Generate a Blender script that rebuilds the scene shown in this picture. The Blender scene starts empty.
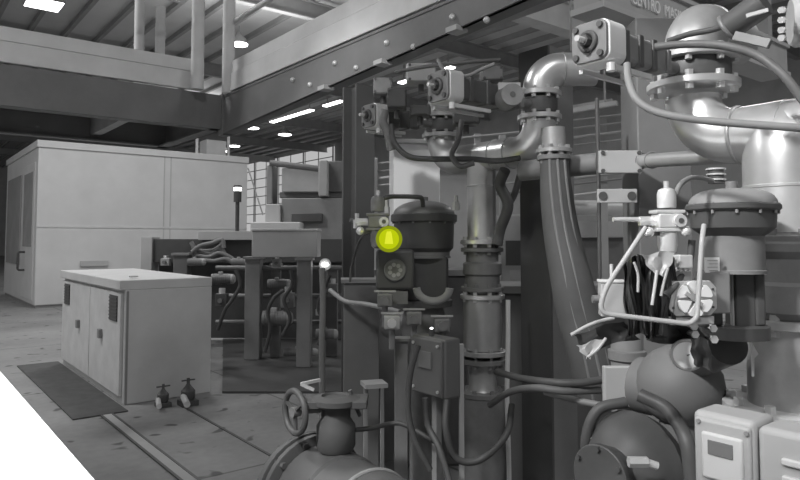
import bpy, bmesh, math, random
from mathutils import Vector, Matrix
random.seed(7)
C = bpy.context.scene.collection
PI = math.pi
F = 650.0; PITCH = math.radians(3.0); CY = 240 - F*math.tan(PITCH); H = 1.5
CR = Vector((.785, -.62, 0)).normalized(); CF = Vector((.62, .785, 0)).normalized()
YAW = math.atan2(CF.x, CF.y)
X = Vector((1,0,0)); Y = Vector((0,1,0)); Z = Vector((0,0,1))

def P(px, py, d):
    """world point seen at image position px,py whose distance along the floor from the camera is d"""
    x = (px-400)/F; v = -(py-CY)/F
    fw = math.cos(PITCH) - math.sin(PITCH)*v; up = math.sin(PITCH) + math.cos(PITCH)*v
    k = d/fw
    return CR*(x*k) + CF*d + Z*(H + up*k)
def S(px, d): return px*d/F
def V(*a): return Vector(a)

# ------------------------------------------------------------------ materials
def mat(name, g, rough=.6, metal=0, var=.12, scale=6, bump=0, spec=.4, col=None):
    m = bpy.data.materials.new(name); m.use_nodes = True
    nt = m.node_tree; b = nt.nodes['Principled BSDF']
    c = col or (g, g, g)
    tc = nt.nodes.new('ShaderNodeTexCoord'); n = nt.nodes.new('ShaderNodeTexNoise')
    n.inputs['Scale'].default_value = scale; n.inputs['Detail'].default_value = 6; n.inputs['Roughness'].default_value = .6
    nt.links.new(tc.outputs['Object'], n.inputs['Vector'])
    r = nt.nodes.new('ShaderNodeValToRGB')
    r.color_ramp.elements[0].position = .3; r.color_ramp.elements[1].position = .7
    r.color_ramp.elements[0].color = tuple(v*(1-var) for v in c)+(1,)
    r.color_ramp.elements[1].color = tuple(min(1, v*(1+var)) for v in c)+(1,)
    nt.links.new(n.outputs['Fac'], r.inputs['Fac']); nt.links.new(r.outputs['Color'], b.inputs['Base Color'])
    b.inputs['Roughness'].default_value = rough; b.inputs['Metallic'].default_value = metal
    b.inputs['Specular IOR Level'].default_value = spec
    if bump:
        bp = nt.nodes.new('ShaderNodeBump'); bp.inputs['Strength'].default_value = bump; bp.inputs['Distance'].default_value = .01
        nt.links.new(n.outputs['Fac'], bp.inputs['Height']); nt.links.new(bp.outputs['Normal'], b.inputs['Normal'])
    return m
def emat(name, c, s):
    m = bpy.data.materials.new(name); m.use_nodes = True
    nt = m.node_tree; nt.nodes.clear()
    e = nt.nodes.new('ShaderNodeEmission'); o = nt.nodes.new('ShaderNodeOutputMaterial')
    e.inputs['Color'].default_value = tuple(c)+(1,); e.inputs['Strength'].default_value = s
    nt.links.new(e.outputs[0], o.inputs[0]); return m

M = dict(
 white=mat('white_painted_sheet', .57, .55, var=.05, scale=2),
 fascia=mat('pale_fascia_paint', .62, .6, var=.10, scale=3),
 cab=mat('cabinet_paint', .58, .5, var=.07, scale=3),
 cabtop=mat('cabinet_top_paint', .58, .5, var=.10, scale=5),
 steel=mat('dark_painted_steel', .17, .6, var=.10, scale=5),
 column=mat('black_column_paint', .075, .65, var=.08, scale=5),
 columnlit=mat('grey_column_tone', .19, .6, var=.08, scale=5),
 deck=mat('deck_underside', .32, .7, var=.15, scale=3),
 inox=mat('stainless_pipe', .72, .34, metal=.72, var=.08, scale=9),
 inoxd=mat('dull_stainless', .46, .42, metal=.55, var=.12, scale=9),
 dull=mat('dull_cast_metal', .20, .5, metal=.2, var=.15, scale=12),
 cast=mat('grey_cast_paint', .22, .55, var=.10, scale=8),
 black=mat('black_paint', .085, .45, var=.10, scale=8),
 rubber=mat('black_rubber', .08, .5, var=.1, scale=8),
 cable=mat('grey_cable', .13, .5, var=.1, scale=8),
 bright=mat('polished_fitting', .9, .25, metal=.6, var=.04, scale=10),
 alu=mat('aluminium_casting', .66, .4, metal=.3, var=.06, scale=10),
 pale=mat('pale_plastic', .40, .45, var=.04, scale=6),
 paper=mat('white_label', .75, .6, var=.03, scale=10),
 ink=mat('dark_print', .06, .6, var=0),
 lcd=mat('grey_display', .17, .25, var=.03),
 dome=mat('grey_actuator_paint', .20, .45, var=.06, scale=7),
 machine=mat('machine_grey', .42, .55, var=.08, scale=3),
 machined=mat('machine_dark_grey', .25, .55, var=.10, scale=3),
 beige=mat('pale_box_paint', .46, .5, var=.05, scale=4),
 bag=mat('black_plastic_film', .03, .28, var=.1, scale=20, spec=.6),
 bagl=mat('pale_film_flap', .40, .35, var=.2, scale=25),
 mat=mat('dark_sheet', .075, .75, var=.2, scale=8),
 glass=mat('dark_glazing', .42, .15, var=.1, scale=2),
 low=mat('dark_pipe_paint', .085, .5, var=.2, scale=5),
 body=mat('grey_body_paint', .16, .6, var=.06, scale=6),
 sleeve=mat('grey_woven_sleeve', .08, .7, var=.08, scale=14),
 bench=mat('white_laminate', .9, .5, var=.01, scale=4),
 roof=mat('roof_panel', .62, .7, var=.08, scale=.6),
 purlin=mat('roof_steel', .33, .65, var=.1, scale=2),
 wall=mat('hall_wall', .45, .7, var=.12, scale=1),
 pane=emat('daylit_glazing', (1,1,1), .48),
 lamp=emat('lamp_light', (1,1,1), 8),
 lampw=emat('small_lamp_light', (1,1,1), 6),
 yellow=emat('yellow_glow', (.52,.62,.005), .95),
 yellowr=emat('yellow_glow_rim', (.30,.36,.01), .8),
 yellowc=emat('yellow_glow_core', (.80,.86,.04), .95),
)

def floor_mat():
    m = bpy.data.materials.new('concrete_floor'); m.use_nodes = True
    nt = m.node_tree; b = nt.nodes['Principled BSDF']; N = nt.nodes.new; L = nt.links.new
    tc = N('ShaderNodeTexCoord')
    n1 = N('ShaderNodeTexNoise'); n1.inputs['Scale'].default_value = .9; n1.inputs['Detail'].default_value = 8
    n2 = N('ShaderNodeTexNoise'); n2.inputs['Scale'].default_value = 14; n2.inputs['Detail'].default_value = 5
    n3 = N('ShaderNodeTexNoise'); n3.inputs['Scale'].default_value = 5.5; n3.inputs['Detail'].default_value = 1
    for n in (n1, n2, n3): L(tc.outputs['Object'], n.inputs['Vector'])
    r1 = N('ShaderNodeValToRGB'); r1.color_ramp.elements[0].position=.3; r1.color_ramp.elements[1].position=.7
    r1.color_ramp.elements[0].color=(.22,.22,.22,1); r1.color_ramp.elements[1].color=(.32,.32,.32,1)
    L(n1.outputs['Fac'], r1.inputs['Fac'])
    r2 = N('ShaderNodeValToRGB'); r2.color_ramp.elements[0].color=(.8,.8,.8,1); r2.color_ramp.elements[1].color=(1.15,1.15,1.15,1)
    L(n2.outputs['Fac'], r2.inputs['Fac'])
    r3 = N('ShaderNodeValToRGB'); r3.color_ramp.elements[0].position=.27; r3.color_ramp.elements[1].position=.33   # oil spots
    r3.color_ramp.elements[0].color=(.25,.25,.25,1); r3.color_ramp.elements[1].color=(1,1,1,1)
    L(n3.outputs['Fac'], r3.inputs['Fac'])
    br = N('ShaderNodeTexBrick'); br.offset = 0
    br.inputs['Color1'].default_value=(1,1,1,1); br.inputs['Color2'].default_value=(.93,.93,.93,1); br.inputs['Mortar'].default_value=(.45,.45,.45,1)
    br.inputs['Scale'].default_value=1; br.inputs['Mortar Size'].default_value=.012
    br.inputs['Brick Width'].default_value=2.4; br.inputs['Row Height'].default_value=3.2
    mp = N('ShaderNodeMapping'); mp.inputs['Location'].default_value=(.62,.35,0)
    L(tc.outputs['Object'], mp.inputs['Vector']); L(mp.outputs['Vector'], br.inputs['Vector'])
    prev = r1.outputs['Color']
    for o in (r2.outputs['Color'], r3.outputs['Color'], br.outputs['Color']):
        mx = N('ShaderNodeMix'); mx.data_type='RGBA'; mx.blend_type='MULTIPLY'; mx.inputs['Factor'].default_value=1
        L(prev, mx.inputs[6]); L(o, mx.inputs[7]); prev = mx.outputs[2]
    L(prev, b.inputs['Base Color']); b.inputs['Roughness'].default_value=.55
    return m

# ------------------------------------------------------------------ mesh builder
def basis(n):
    n = n.normalized(); a = Z if abs(n.z) < .9 else X
    u = a.cross(n).normalized(); return u, n.cross(u), n
class MB:
    def __init__(s): s.v = []; s.f = []
    def add(s, vs, fs):
        b = len(s.v); s.v += [Vector(v) for v in vs]; s.f += [tuple(b+i for i in f) for f in fs]; return s
    def frame(s, c, U, W, N, su, sw, sn):
        c = Vector(c); vs = [c+U*(a*su/2)+W*(b*sw/2)+N*(d*sn/2) for a in (-1,1) for b in (-1,1) for d in (-1,1)]
        return s.add(vs, [(0,1,3,2),(4,6,7,5),(0,4,5,1),(2,3,7,6),(0,2,6,4),(1,5,7,3)])
    def box(s, c, size, rz=0):
        U = Vector((math.cos(rz), math.sin(rz), 0)); W = Vector((-math.sin(rz), math.cos(rz), 0))
        return s.frame(c, U, W, Z, *size)
    def span(s, lo, hi):
        lo = Vector(lo); hi = Vector(hi); return s.frame((lo+hi)/2, X, Y, Z, *(hi-lo))
    def bar(s, p0, p1, w, h):
        p0 = Vector(p0); p1 = Vector(p1); u, v, n = basis(p1-p0)
        return s.frame((p0+p1)/2, u, v, n, w, h, (p1-p0).length)
    def lathe(s, base, axis, prof, seg=28):
        u, v, n = basis(Vector(axis)); base = Vector(base); vs = []; fs = []
        for r, h in prof:
            for i in range(seg):
                a = 2*PI*i/seg; vs.append(base + n*h + (u*math.cos(a)+v*math.sin(a))*max(r, 1e-4))
        for k in range(len(prof)-1):
            for i in range(seg):
                j = (i+1) % seg; fs.append((k*seg+i, k*seg+j, (k+1)*seg+j, (k+1)*seg+i))
        fs.append(tuple(reversed(range(seg)))); fs.append(tuple(range((len(prof)-1)*seg, len(prof)*seg)))
        return s.add(vs, fs)
    def cyl(s, p0, p1, r0, r1=None, seg=24):
        p0 = Vector(p0); p1 = Vector(p1); d = p1-p0
        return s.lathe(p0, d, [(r0, 0), (r0 if r1 is None else r1, d.length)], seg)
    def tube(s, pts, r, seg=14):
        pts = [Vector(p) for p in pts]; n = len(pts); vs = []; fs = []
        t = [(pts[min(i+1, n-1)]-pts[max(i-1, 0)]).normalized() for i in range(n)]
        u = basis(t[0])[0]
        for i in range(n):
            u = (u - t[i]*u.dot(t[i])).normalized(); w = t[i].cross(u)
            rr = r[i] if isinstance(r, (list, tuple)) else r
            for k in range(seg):
                a = 2*PI*k/seg; vs.append(pts[i]+(u*math.cos(a)+w*math.sin(a))*rr)
        for i in range(n-1):
            for k in range(seg):
                j = (k+1) % seg; fs.append((i*seg+k, i*seg+j, (i+1)*seg+j, (i+1)*seg+k))
        fs.append(tuple(reversed(range(seg)))); fs.append(tuple(range((n-1)*seg, n*seg)))
        return s.add(vs, fs)
    def torus(s, c, axis, R, r, n=36, m=10):
        u, v, w = basis(Vector(axis)); c = Vector(c); vs = []; fs = []
        for i in range(n):
            a = 2*PI*i/n; d = u*math.cos(a)+v*math.sin(a)
            for k in range(m):
                b = 2*PI*k/m; vs.append(c+d*(R+r*math.cos(b))+w*(r*math.sin(b)))
        for i in range(n):
            for k in range(m):
                i2 = (i+1) % n; k2 = (k+1) % m; fs.append((i*m+k, i2*m+k, i2*m+k2, i*m+k2))
        return s.add(vs, fs)
    def ball(s, c, r, sx=1, sy=1, sz=1, seg=20):
        c = Vector(c); prof = 10; vs = []; fs = []
        for k in range(prof+1):
            t = PI*k/prof
            for i in range(seg):
                a = 2*PI*i/seg; q = max(math.sin(t), 1e-3)
                vs.append(c+Vector((q*math.cos(a)*r*sx, q*math.sin(a)*r*sy, -math.cos(t)*r*sz)))
        for k in range(prof):
            for i in range(seg):
                j = (i+1) % seg; fs.append((k*seg+i, k*seg+j, (k+1)*seg+j, (k+1)*seg+i))
        return s.add(vs, fs)
    def prism(s, poly, o, U, W, N, t):
        """2-D outline in the U,W plane at o, thickness t along N"""
        o = Vector(o); n = len(poly)
        vs = [o+U*a+W*b-N*t/2 for a, b in poly]+[o+U*a+W*b+N*t/2 for a, b in poly]
        fs = [tuple(reversed(range(n))), tuple(range(n, 2*n))]+[(i, (i+1) % n, n+(i+1) % n, n+i) for i in range(n)]
        return s.add(vs, fs)
    def hbeam(s, p0, p1, w, h, t, wdir):
        """H section swept from p0 to p1: flanges normal to the web direction"""
        p0 = Vector(p0); p1 = Vector(p1); n = (p1-p0).normalized(); A = Vector(wdir).normalized(); B = n.cross(A); c = (p0+p1)/2; L = (p1-p0).length
        s.frame(c+B*(h/2-t/2), A, B, n, w, t, L); s.frame(c-B*(h/2-t/2), A, B, n, w, t, L); s.frame(c, A, B, n, t, h-2*t, L); return s
    def build(s, name, m, parent=None, bevel=0, smooth=True):
        lo = Vector([min(v[i] for v in s.v) for i in range(3)]); hi = Vector([max(v[i] for v in s.v) for i in range(3)])
        if parent is None: org = Vector(((lo.x+hi.x)/2, (lo.y+hi.y)/2, lo.z))
        else: org = (lo+hi)/2
        me = bpy.data.meshes.new(name); me.from_pydata([v-org for v in s.v], [], s.f)
        bm = bmesh.new(); bm.from_mesh(me); bmesh.ops.recalc_face_normals(bm, faces=bm.faces); bm.to_mesh(me); bm.free()
        if smooth:
            for p in me.polygons: p.use_smooth = True
            me.set_sharp_from_angle(angle=math.radians(35))
        me.materials.append(m)
        o = bpy.data.objects.new(name, me); C.objects.link(o)
        if parent is None: o.location = org
        else:
            o.parent = parent; q = parent; w = Vector()
            while q is not None: w += q.location; q = q.parent
            o.location = org - w
        if bevel:
            b = o.modifiers.new('bevel', 'BEVEL'); b.width = bevel; b.segments = 3; b.limit_method = 'ANGLE'; b.angle_limit = math.radians(40)
        return o
def tag(o, label, cat, group=None, kind=None):
    o['label'] = label; o['category'] = cat
    if group: o['group'] = group
    if kind: o['kind'] = kind
    return o
def thing(name, label, cat, loc, group=None, kind=None):
    o = bpy.data.objects.new(name, None); C.objects.link(o); o.location = loc; o.empty_display_size = .1
    return tag(o, label, cat, group, kind)
def struct(o): o['kind'] = 'structure'; return o
def arc(c, a, b, n=12, t0=0, t1=PI/2):
    """points c + a*cos t + b*sin t"""
    return [Vector(c)+Vector(a)*math.cos(t0+(t1-t0)*i/n)+Vector(b)*math.sin(t0+(t1-t0)*i/n) for i in range(n+1)]
def rounded(pts, r, n=7):
    pts = [Vector(p) for p in pts]; out = [pts[0]]
    for i in range(1, len(pts)-1):
        a, b, c = pts[i-1], pts[i], pts[i+1]
        d0 = (a-b); d1 = (c-b); q = min(r, d0.length*.45, d1.length*.45)
        s = b+d0.normalized()*q; e = b+d1.normalized()*q
        for k in range(n+1):
            t = k/n; out.append(s*(1-t)**2+b*2*t*(1-t)+e*t*t)
    out.append(pts[-1]); return out
def spline(pts, n=10):
    p = [Vector(q) for q in pts]; p = [p[0]*2-p[1]]+p+[p[-1]*2-p[-2]]; out = []
    for i in range(1, len(p)-2):
        for k in range(n):
            t = k/n; a, b, c, d = p[i-1:i+3]
            out.append(.5*((2*b)+(c-a)*t+(2*a-5*b+4*c-d)*t*t+(3*b-a-3*c+d)*t**3))
    out.append(p[-2]); return out
def flange(parent, c, axis, r, t, m, n=8, br=.011, bm=None, name='flange'):
    c = Vector(c); u, v, w = basis(Vector(axis))
    f = MB().lathe(c-w*t/2, w, [(r*.97, 0), (r, t*.1), (r, t*.9), (r*.97, t)], 36).build(name, m, parent)
    for i in range(n):
        a = 2*PI*(i+.5)/n; q = c+(u*math.cos(a)+v*math.sin(a))*(r-br*1.6)
        MB().cyl(q-w*(t/2+br*1.3), q+w*(t/2+br*1.3), br, seg=6).build('bolt', bm or m, f, smooth=False)
    return f

# ------------------------------------------------------------------ the setting
struct(MB().span((-14,-12,-.2), (26,72,0)).build('floor', floor_mat(), smooth=False))
ZR = 8.5
ceil = struct(MB().span((-14,-12,ZR), (26,72,ZR+.15)).build('ceiling', M['roof'], smooth=False))
for i in range(37):
    x = -10.5+i*1.0
    MB().span((x-.06,-12,ZR-.16), (x+.06,72,ZR)).build('purlin', M['purlin'], ceil, smooth=False)
for y in (9, 16, 24, 32, 40, 48, 56):
    MB().hbeam((-14,y,ZR-.42), (26,y,ZR-.42), .22, .5, .03, Y).build('roof_girder', M['purlin'], ceil, smooth=False)
struct(MB().span((25,-12,0), (25.2,72,ZR)).build('wall_right', M['wall'], smooth=False))
struct(MB().span((-14,71.8,0), (26,72,ZR)).build('wall_far', M['wall'], smooth=False))
k = 0
for i in range(7):
    y = 39.2+i*4.2
    k += 1
    w = MB().span((24.86,y,2.2), (24.99,y+3.9,8.2))
    w = struct(w.build('window_%d' % k, M['pane'], smooth=False))
    fr = MB()
    for a in (0, 1.95, 3.9): fr.span((24.82,y+a-.035,2.15), (24.9,y+a+.035,8.25))
    for j in range(9): fr.span((24.82,y-.05,2.2+j*.75-.03), (24.9,y+3.95,2.2+j*.75+.03))
    fr.build('window_frame', M['machine'], w, smooth=False)

# ------------------------------------------------------------------ mezzanine walkway overhead
MX, MY, ZB, ZT = 2.23, 5.25, 2.44, 2.73
mz = thing('mezzanine_walkway', 'dark steel mezzanine walkway with pale fascia boards turning a corner overhead', 'walkway', (MX, MY, ZB), kind=None)
def cbeam(p0, p1, side, name):
    b = MB(); p0 = Vector(p0); p1 = Vector(p1); n = (p1-p0).normalized(); L = (p1-p0).length; c = (p0+p1)/2; h = ZT-ZB
    b.frame(c+Z*(h/2), side, Z, n, .014, h, L)
    b.frame(c+Z*(h-.008)+side*.05, side, Z, n, .11, .016, L); b.frame(c+Z*.008+side*.05, side, Z, n, .11, .016, L)
    return b.build(name, M['steel'], mz, smooth=False)
def zbot(y): return 2.40+(MY-y)*.0545
tb = MB(); y0, y1 = MY, -1.2
def slab(xa, xb, za0, zb0, za1, zb1):
    tb.add([(xa,y0,za0),(xb,y0,za0),(xb,y0,zb0),(xa,y0,zb0),(xa,y1,za1),(xb,y1,za1),(xb,y1,zb1),(xa,y1,zb1)], [(0,1,2,3),(4,7,6,5),(0,4,5,1),(1,5,6,2),(2,6,7,3),(3,7,4,0)])
slab(MX-.007, MX+.007, zbot(y0), ZT, zbot(y1), ZT)
slab(MX-.02, MX+.09, zbot(y0), zbot(y0)+.016, zbot(y1), zbot(y1)+.016)
slab(MX-.012, MX+.10, ZT-.016, ZT, ZT-.016, ZT)
B1 = tb.build('edge_beam', M['steel'], mz, smooth=False)
for i in range(6): MB().span((MX-.05,3.55-i*.62,zbot(3.55-i*.62)-.018), (MX+.03,3.63-i*.62,zbot(3.55-i*.62)+.008)).build('beam_clamp', M['machine'], mz)
B2 = cbeam((MX,MY,ZB), (-3.2,MY,ZB), Y, 'edge_beam')
cbeam((MX,MY+1.45,ZB), (-3.2,MY+1.45,ZB), -Y, 'back_beam'); cbeam((MX,MY+.02,ZB), (MX,MY+1.45,ZB), -X, 'back_beam')
MB().span((MX+.02,-1.2,ZT-.05), (MX+.38,MY,ZT)).span((-3.2,MY+.02,ZT-.06), (MX+.02,MY+1.45,ZT)).build('deck', M['deck'], mz, smooth=False)
for i in range(5): MB().span((1.5-i*1.1,MY+.03,ZB+.06), (1.58-i*1.1,MY+1.43,ZT-.06)).build('joist', M['deck'], mz, smooth=False)
# gusset where the two edge beams meet
MB().span((MX-.03,MY-.03,ZB-.05), (MX+.06,MY+.06,ZT+.01)).build('corner_plate', M['steel'], mz)
# pale fascia boards, a lower and an upper one on each side
FH = .27
for (lo, hi) in (((MX-.01,-1.2,ZT+.015), (MX+.03,MY-.02,ZT+.015+FH*.55)), ((MX+.0,-1.2,ZT+.02+FH*.55), (MX+.04,MY-.02,ZT+FH)),
                 ((-3.2,MY-.01,ZT+.015), (MX-.28,MY+.03,ZT+.015+FH*.55)), ((-3.2,MY+.0,ZT+.02+FH*.55), (MX-.28,MY+.04,ZT+FH))):
    MB().span(lo, hi).build('fascia_board', M['fascia'], mz, bevel=.004)
MB().span((MX-.28,MY+.0,ZT+.015), (MX-.19,MY+.03,ZT+FH)).build('fascia_end_plate', M['machined'], mz)
for i in range(5):
    for dy, zz in ((0, ZB+.19), (-.24, ZB+.11)):
        y = 4.03-i*.55+dy
        MB().ball((MX-.012,y,zz), .017).build('bolt', M['alu'], B1)
for (px, py, d, top) in ((197, 93, 5.27, 4.6), (228, 93, 5.42, 4.6), (139, 47, 6.9, 4.6), (160, 49, 7.0, 4.05)):
    p = P(px, py, d)
    MB().cyl((p.x,p.y,ZT+.0), (p.x,p.y,top), .052).build('handrail_post', M['fascia'], mz)
hr = [((MX+.03,MY+.02,3.35), (MX+.03,-1.2,3.35), .022), ((MX+.03,MY+.02,3.75), (MX+.03,-1.2,3.75), .022), ((-3.2,MY+1.28,3.95), (MX+.1,MY+1.28,3.95), .03)]
for a, b, r in hr: MB().cyl(a, b, r).build('handrail', M['fascia'], mz)

# steel columns carrying it
def hcol(px, d, w, h, label, m, wd):
    p = P(px, 240, d)
    o = thing('steel_column', label, 'column', (p.x,p.y,0))
    MB().hbeam((p.x,p.y,.02), (p.x,p.y,ZB), w, h, .014, wd).build('shaft', m, o, smooth=False)
    MB().box((p.x,p.y,.01), (w+.1, h+.1, .02)).build('base_plate', m, o)
    return o
hcol(358, 3.95, .135, .15, 'black steel column under the bolted beam, left of the small domed valve', M['column'], X)
p = P(547, 240, 3.22)
o = thing('steel_column', 'tall dark steel column between the two pipe risers, behind the flanged bend', 'column', (p.x,p.y,0))
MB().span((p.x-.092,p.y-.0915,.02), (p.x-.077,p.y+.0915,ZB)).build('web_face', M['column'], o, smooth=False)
MB().span((p.x-.077,p.y-.092,.02), (p.x+.1,p.y-.077,ZB)).span((p.x-.077,p.y+.077,.02), (p.x+.1,p.y+.092,ZB)).build('side_flange', M['columnlit'], o, smooth=False)  # lighter grey flanges put the column's lit side into the colour
MB().box((p.x,p.y,.01), (.22,.22,.02)).build('base_plate', M['column'], o)
p = P(657, 240, 2.75)
o = thing('box_column', 'broad plain grey box column behind the air filter regulator', 'column', (p.x,p.y,0))
MB().box((p.x,p.y,1.22), (.22,.2,2.4), -.67).build('shaft', M['columnlit'], o, bevel=.006)
MB().box((p.x,p.y,.01), (.34,.32,.02), -.67).build('base_plate', M['columnlit'], o)

# ------------------------------------------------------------------ white bench corner near the camera
o = thing('workbench', 'white brightly lit bench top cutting across the lower left corner', 'bench', (-.2,1.6,0))
MB().span((-.75,-.3,.97), (.360,4.3,1.0)).build('bench_top', M['bench'], o, bevel=.003)
for x in (-.68, .2):
    for y in (-.2, 4.15): MB().box((x,y,.485), (.06,.06,.97)).build('leg', M['machine'], o)
for ya in (4.12,-.23): MB().span((-.68,ya,.75), (.2,ya+.06,.82)).build('apron', M['machine'], o)

# ------------------------------------------------------------------ white enclosure at the left
ex0, ex1, ey0, ey1, ez = 2.59, 7.57, 16.2, 20.9, 3.72
en = thing('machine_enclosure', 'large white panelled enclosure with glazed side door at the left', 'enclosure', ((ex0+ex1)/2,(ey0+ey1)/2,0))
MB().span((ex0,ey0,.06), (ex1,ey1,ez-.14)).build('wall_panels', M['white'], en, bevel=.02)
MB().span((ex0-.03,ey0-.03,ez-.16), (ex1+.03,ey1+.03,ez)).build('roof_rim', M['white'], en, bevel=.01)
MB().span((ex0+.03,ey0+.03,0), (ex1-.03,ey1-.03,.06)).build('plinth', M['machined'], en)
MB().span((ex0,ey0-.012,1.78), (ex1,ey0+.01,1.83)).build('belt_moulding', M['white'], en)
for x in (5.36, 5.52):
    MB().span((x-.012,ey0-.01,.06), (x+.012,ey0+.01,ez-.16)).build('panel_seam', M['machine'], en)
MB().span((ex0-.02,ey0+.25,.15), (ex0+.02,ey0+1.75,3.25)).build('door', M['white'], en, bevel=.01)
dg = MB().span((ex0-.03,ey0+.4,1.35), (ex0-.015,ey0+1.6,3.05)).build('door_glazing', M['glass'], en)
MB().span((ex0-.025,ey0+2.1,.9), (ex0-.01,ey0+4.3,3.1)).build('side_glazing', M['glass'], en)
MB().tube(rounded([(ex0-.02,ey0+1.28,1.22), (ex0-.16,ey0+1.28,1.22), (ex0-.16,ey0+1.28,.80), (ex0-.02,ey0+1.28,.80)], .05), .025).build('door_handle', M['black'], en)
for k2,(a, b) in enumerate(((1.05,2.2),(1.25,2.05),(.75,1.98))):
    pass
MB().span((ex0+.9,ey0-.05,.9), (ex0+1.5,ey0-.005,1.02)).build('cable_tray', M['machine'], en)
# clutter on the enclosure roof
o = thing('roof_fan_unit', 'small pale frame unit standing on the enclosure roof', 'fan unit', (7.0,17.2,ez))
MB().box((7.0,17.2,ez+.25), (.55,.5,.5)).build('housing', M['machine'], o)
for dx in (-.45, .45):
    MB().box((7.0+dx,17.2,ez+.4), (.06,.06,.8)).build('upright', M['white'], o)
MB().box((7.0,17.2,ez+.82), (1.1,.06,.06)).build('crossbar', M['white'], o)

# ------------------------------------------------------------------ two-door cabinet
cx0, cx1, cy0, cy1, cz = 1.72, 2.56, 6.26, 8.84, 1.13
cb = thing('electrical_cabinet', 'low pale two door metal cabinet standing on the floor', 'cabinet', ((cx0+cx1)/2,(cy0+cy1)/2,0))
MB().span((cx0+.02,cy0,.0), (cx1,cy1,cz-.09)).build('body', M['cab'], cb, bevel=.008)
MB().span((cx0-.03,cy0-.001,cz-.09), (cx1+.001,cy1+.02,cz)).build('top', M['cab'], cb, bevel=.008)
MB().torus((cx0+.16,cy0+.25,cz+.02), Z, .035, .008).build('lifting_eye', M['machine'], cb)
ym = (cy0+cy1)/2-.1
for (a, b, hy, vy) in ((cy0+.05, ym-.012, ym-.5, cy0+.14), (ym+.012, cy1-.05, ym+.45, cy1-.45)):
    d = MB().span((cx0-.01,a,.07), (cx0+.02,b,cz-.12)).build('door', M['cabtop'], cb, bevel=.006)
    MB().span((cx0-.045,hy-.035,.53), (cx0-.01,hy+.035,.62)).build('latch', M['machined'], d, bevel=.006)
    g = MB().span((cx0-.018,vy,.74), (cx0-.008,vy+.26,.98))
    for i in range(7): g.span((cx0-.024,vy,.75+i*.033), (cx0-.012,vy+.26,.762+i*.033))
    g.build('vent', M['black'], d)
MB().span((cx0+.03,cy0-.006,.0), (cx0+.05,cy0,cz-.1)).build('corner_strip', M['machined'], cb)
tag(MB().span((1.27,6.0,.001), (1.71,8.95,.012)).build('dark_floor_sheet', M['mat'], smooth=False), 'dark thin sheet lying along the cabinet doors', 'mat')  # thin dark sheet laid on the floor beside the doors

# small drain valves on the floor at the cabinet's foot
def drain(px, py, d, label, s=1):
    p = P(px, py, d); p.z = 0
    o = thing('drain_valve', label, 'valve', p, 'drain valves at the cabinet foot')
    MB().box(p+V(0,0,.02)*s, (.12*s,.12*s,.04*s)).build('base', M['black'], o, bevel=.005)
    MB().lathe(p+V(0,0,.03), Z, [(.03*s,0),(.05*s,.03*s),(.05*s,.08*s),(.025*s,.11*s),(.012*s,.13*s),(.012*s,.17*s)]).build('body', M['black'], o)
    MB().cyl(p+V(-.05,-.02,.07*s), p+V(-.10,-.20*s,.055*s), .022*s).build('spout', M['alu'], o)
    MB().bar(p+V(-.06,0,.18*s), p+V(.06,0,.18*s), .02, .01).build('lever', M['black'], o)
drain(163, 402, 5.95, 'black drain valve with bright spout at the cabinet corner', 1.0)
drain(188, 398, 6.0, 'taller black drain valve right of the one at the cabinet corner', 1.25)
# channels in the floor
for (x0, lab) in ((1.50, 'narrow steel channel cover strip running along the floor from the cabinet corner'),):
    o = thing('floor_channel', lab, 'floor strip', (x0,4.4,0))
    MB().span((x0,1.2,.0), (x0+.07,6.2,.008)).build('cover', M['machine'], o)
    for dx in (-.018, .07): MB().span((x0+dx,1.2,.0), (x0+dx+.018,6.2,.011)).build('edge_strip', M['black'], o)
tag(MB().span((2.14,2.6,0), (2.16,5.9,.006)).build('floor_joint_strip', M['black'], smooth=False), 'thin dark joint strip in the floor near the handwheel', 'floor strip')

# ------------------------------------------------------------------ production line behind the cabinet
# along X at about y = 8.5 .. 9.5 ; posts and boxes stand where the floor carries them
def gp(px, d): q = P(px, 240, d); return Vector((q.x, q.y, 0))
def zy(py, d): return P(400, py, d).z
a = gp(146, 9.4); b = gp(350, 9.4)
ln = thing('transfer_line', 'dark transfer machine bed with pale ledge and grey posts behind the cabinet', 'machine', gp(240, 9.0))
def wallseg(px0, px1, d, y0, y1, th, name, m, bev=.006, d1=None):
    p0 = P(px0, 240, d); p1 = P(px1, 240, d1 or d); u = (p1-p0); u.z = 0; n = Vector((-u.y, u.x, 0)).normalized()
    c = (p0+p1)/2 + n*th/2; c.z = (zy(y0, d)+zy(y1, d))/2
    return MB().frame(c, u.normalized(), n, Z, u.length, th, abs(zy(y0, d)-zy(y1, d))).build(name, m, ln, bevel=bev)
wallseg(151, 345, 9.4, 239, 262, .25, 'side_panel', M['black'])
wallseg(141, 152, 9.35, 237, 330, .3, 'end_plate', M['beige'])
wallseg(198, 262, 9.25, 231, 240, .45, 'ledge', M['beige'])
wallseg(151, 345, 9.7, 262, 338, .2, 'bed', M['black'])
wallseg(215, 345, 8.6, 355, 372, .35, 'base_rail', M['machined'])
for k2, (x0, x1, y0, y1, d) in enumerate(((247,262,262,352,8.2),(298,312,258,366,7.7),(272,281,266,345,8.3),(327,338,268,345,8.4),(176,190,255,330,9.0))):
    p0 = P(x0,240,d); p1 = P(x1,240,d); w = (p1-p0).length; c = (p0+p1)/2; zt = zy(y0,d) if k2 > 1 else zy(257,7.9)-.03
    MB().box((c.x,c.y,zt/2+.011), (w,w,zt-.022), -YAW).build('post', M['machined'] if k2 < 2 else M['body'], ln, bevel=.01)
    MB().box((c.x,c.y,zt+.013), (w*1.25,w*1.25,.03), -YAW).build('post_cap', M['machined'], ln)
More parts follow.
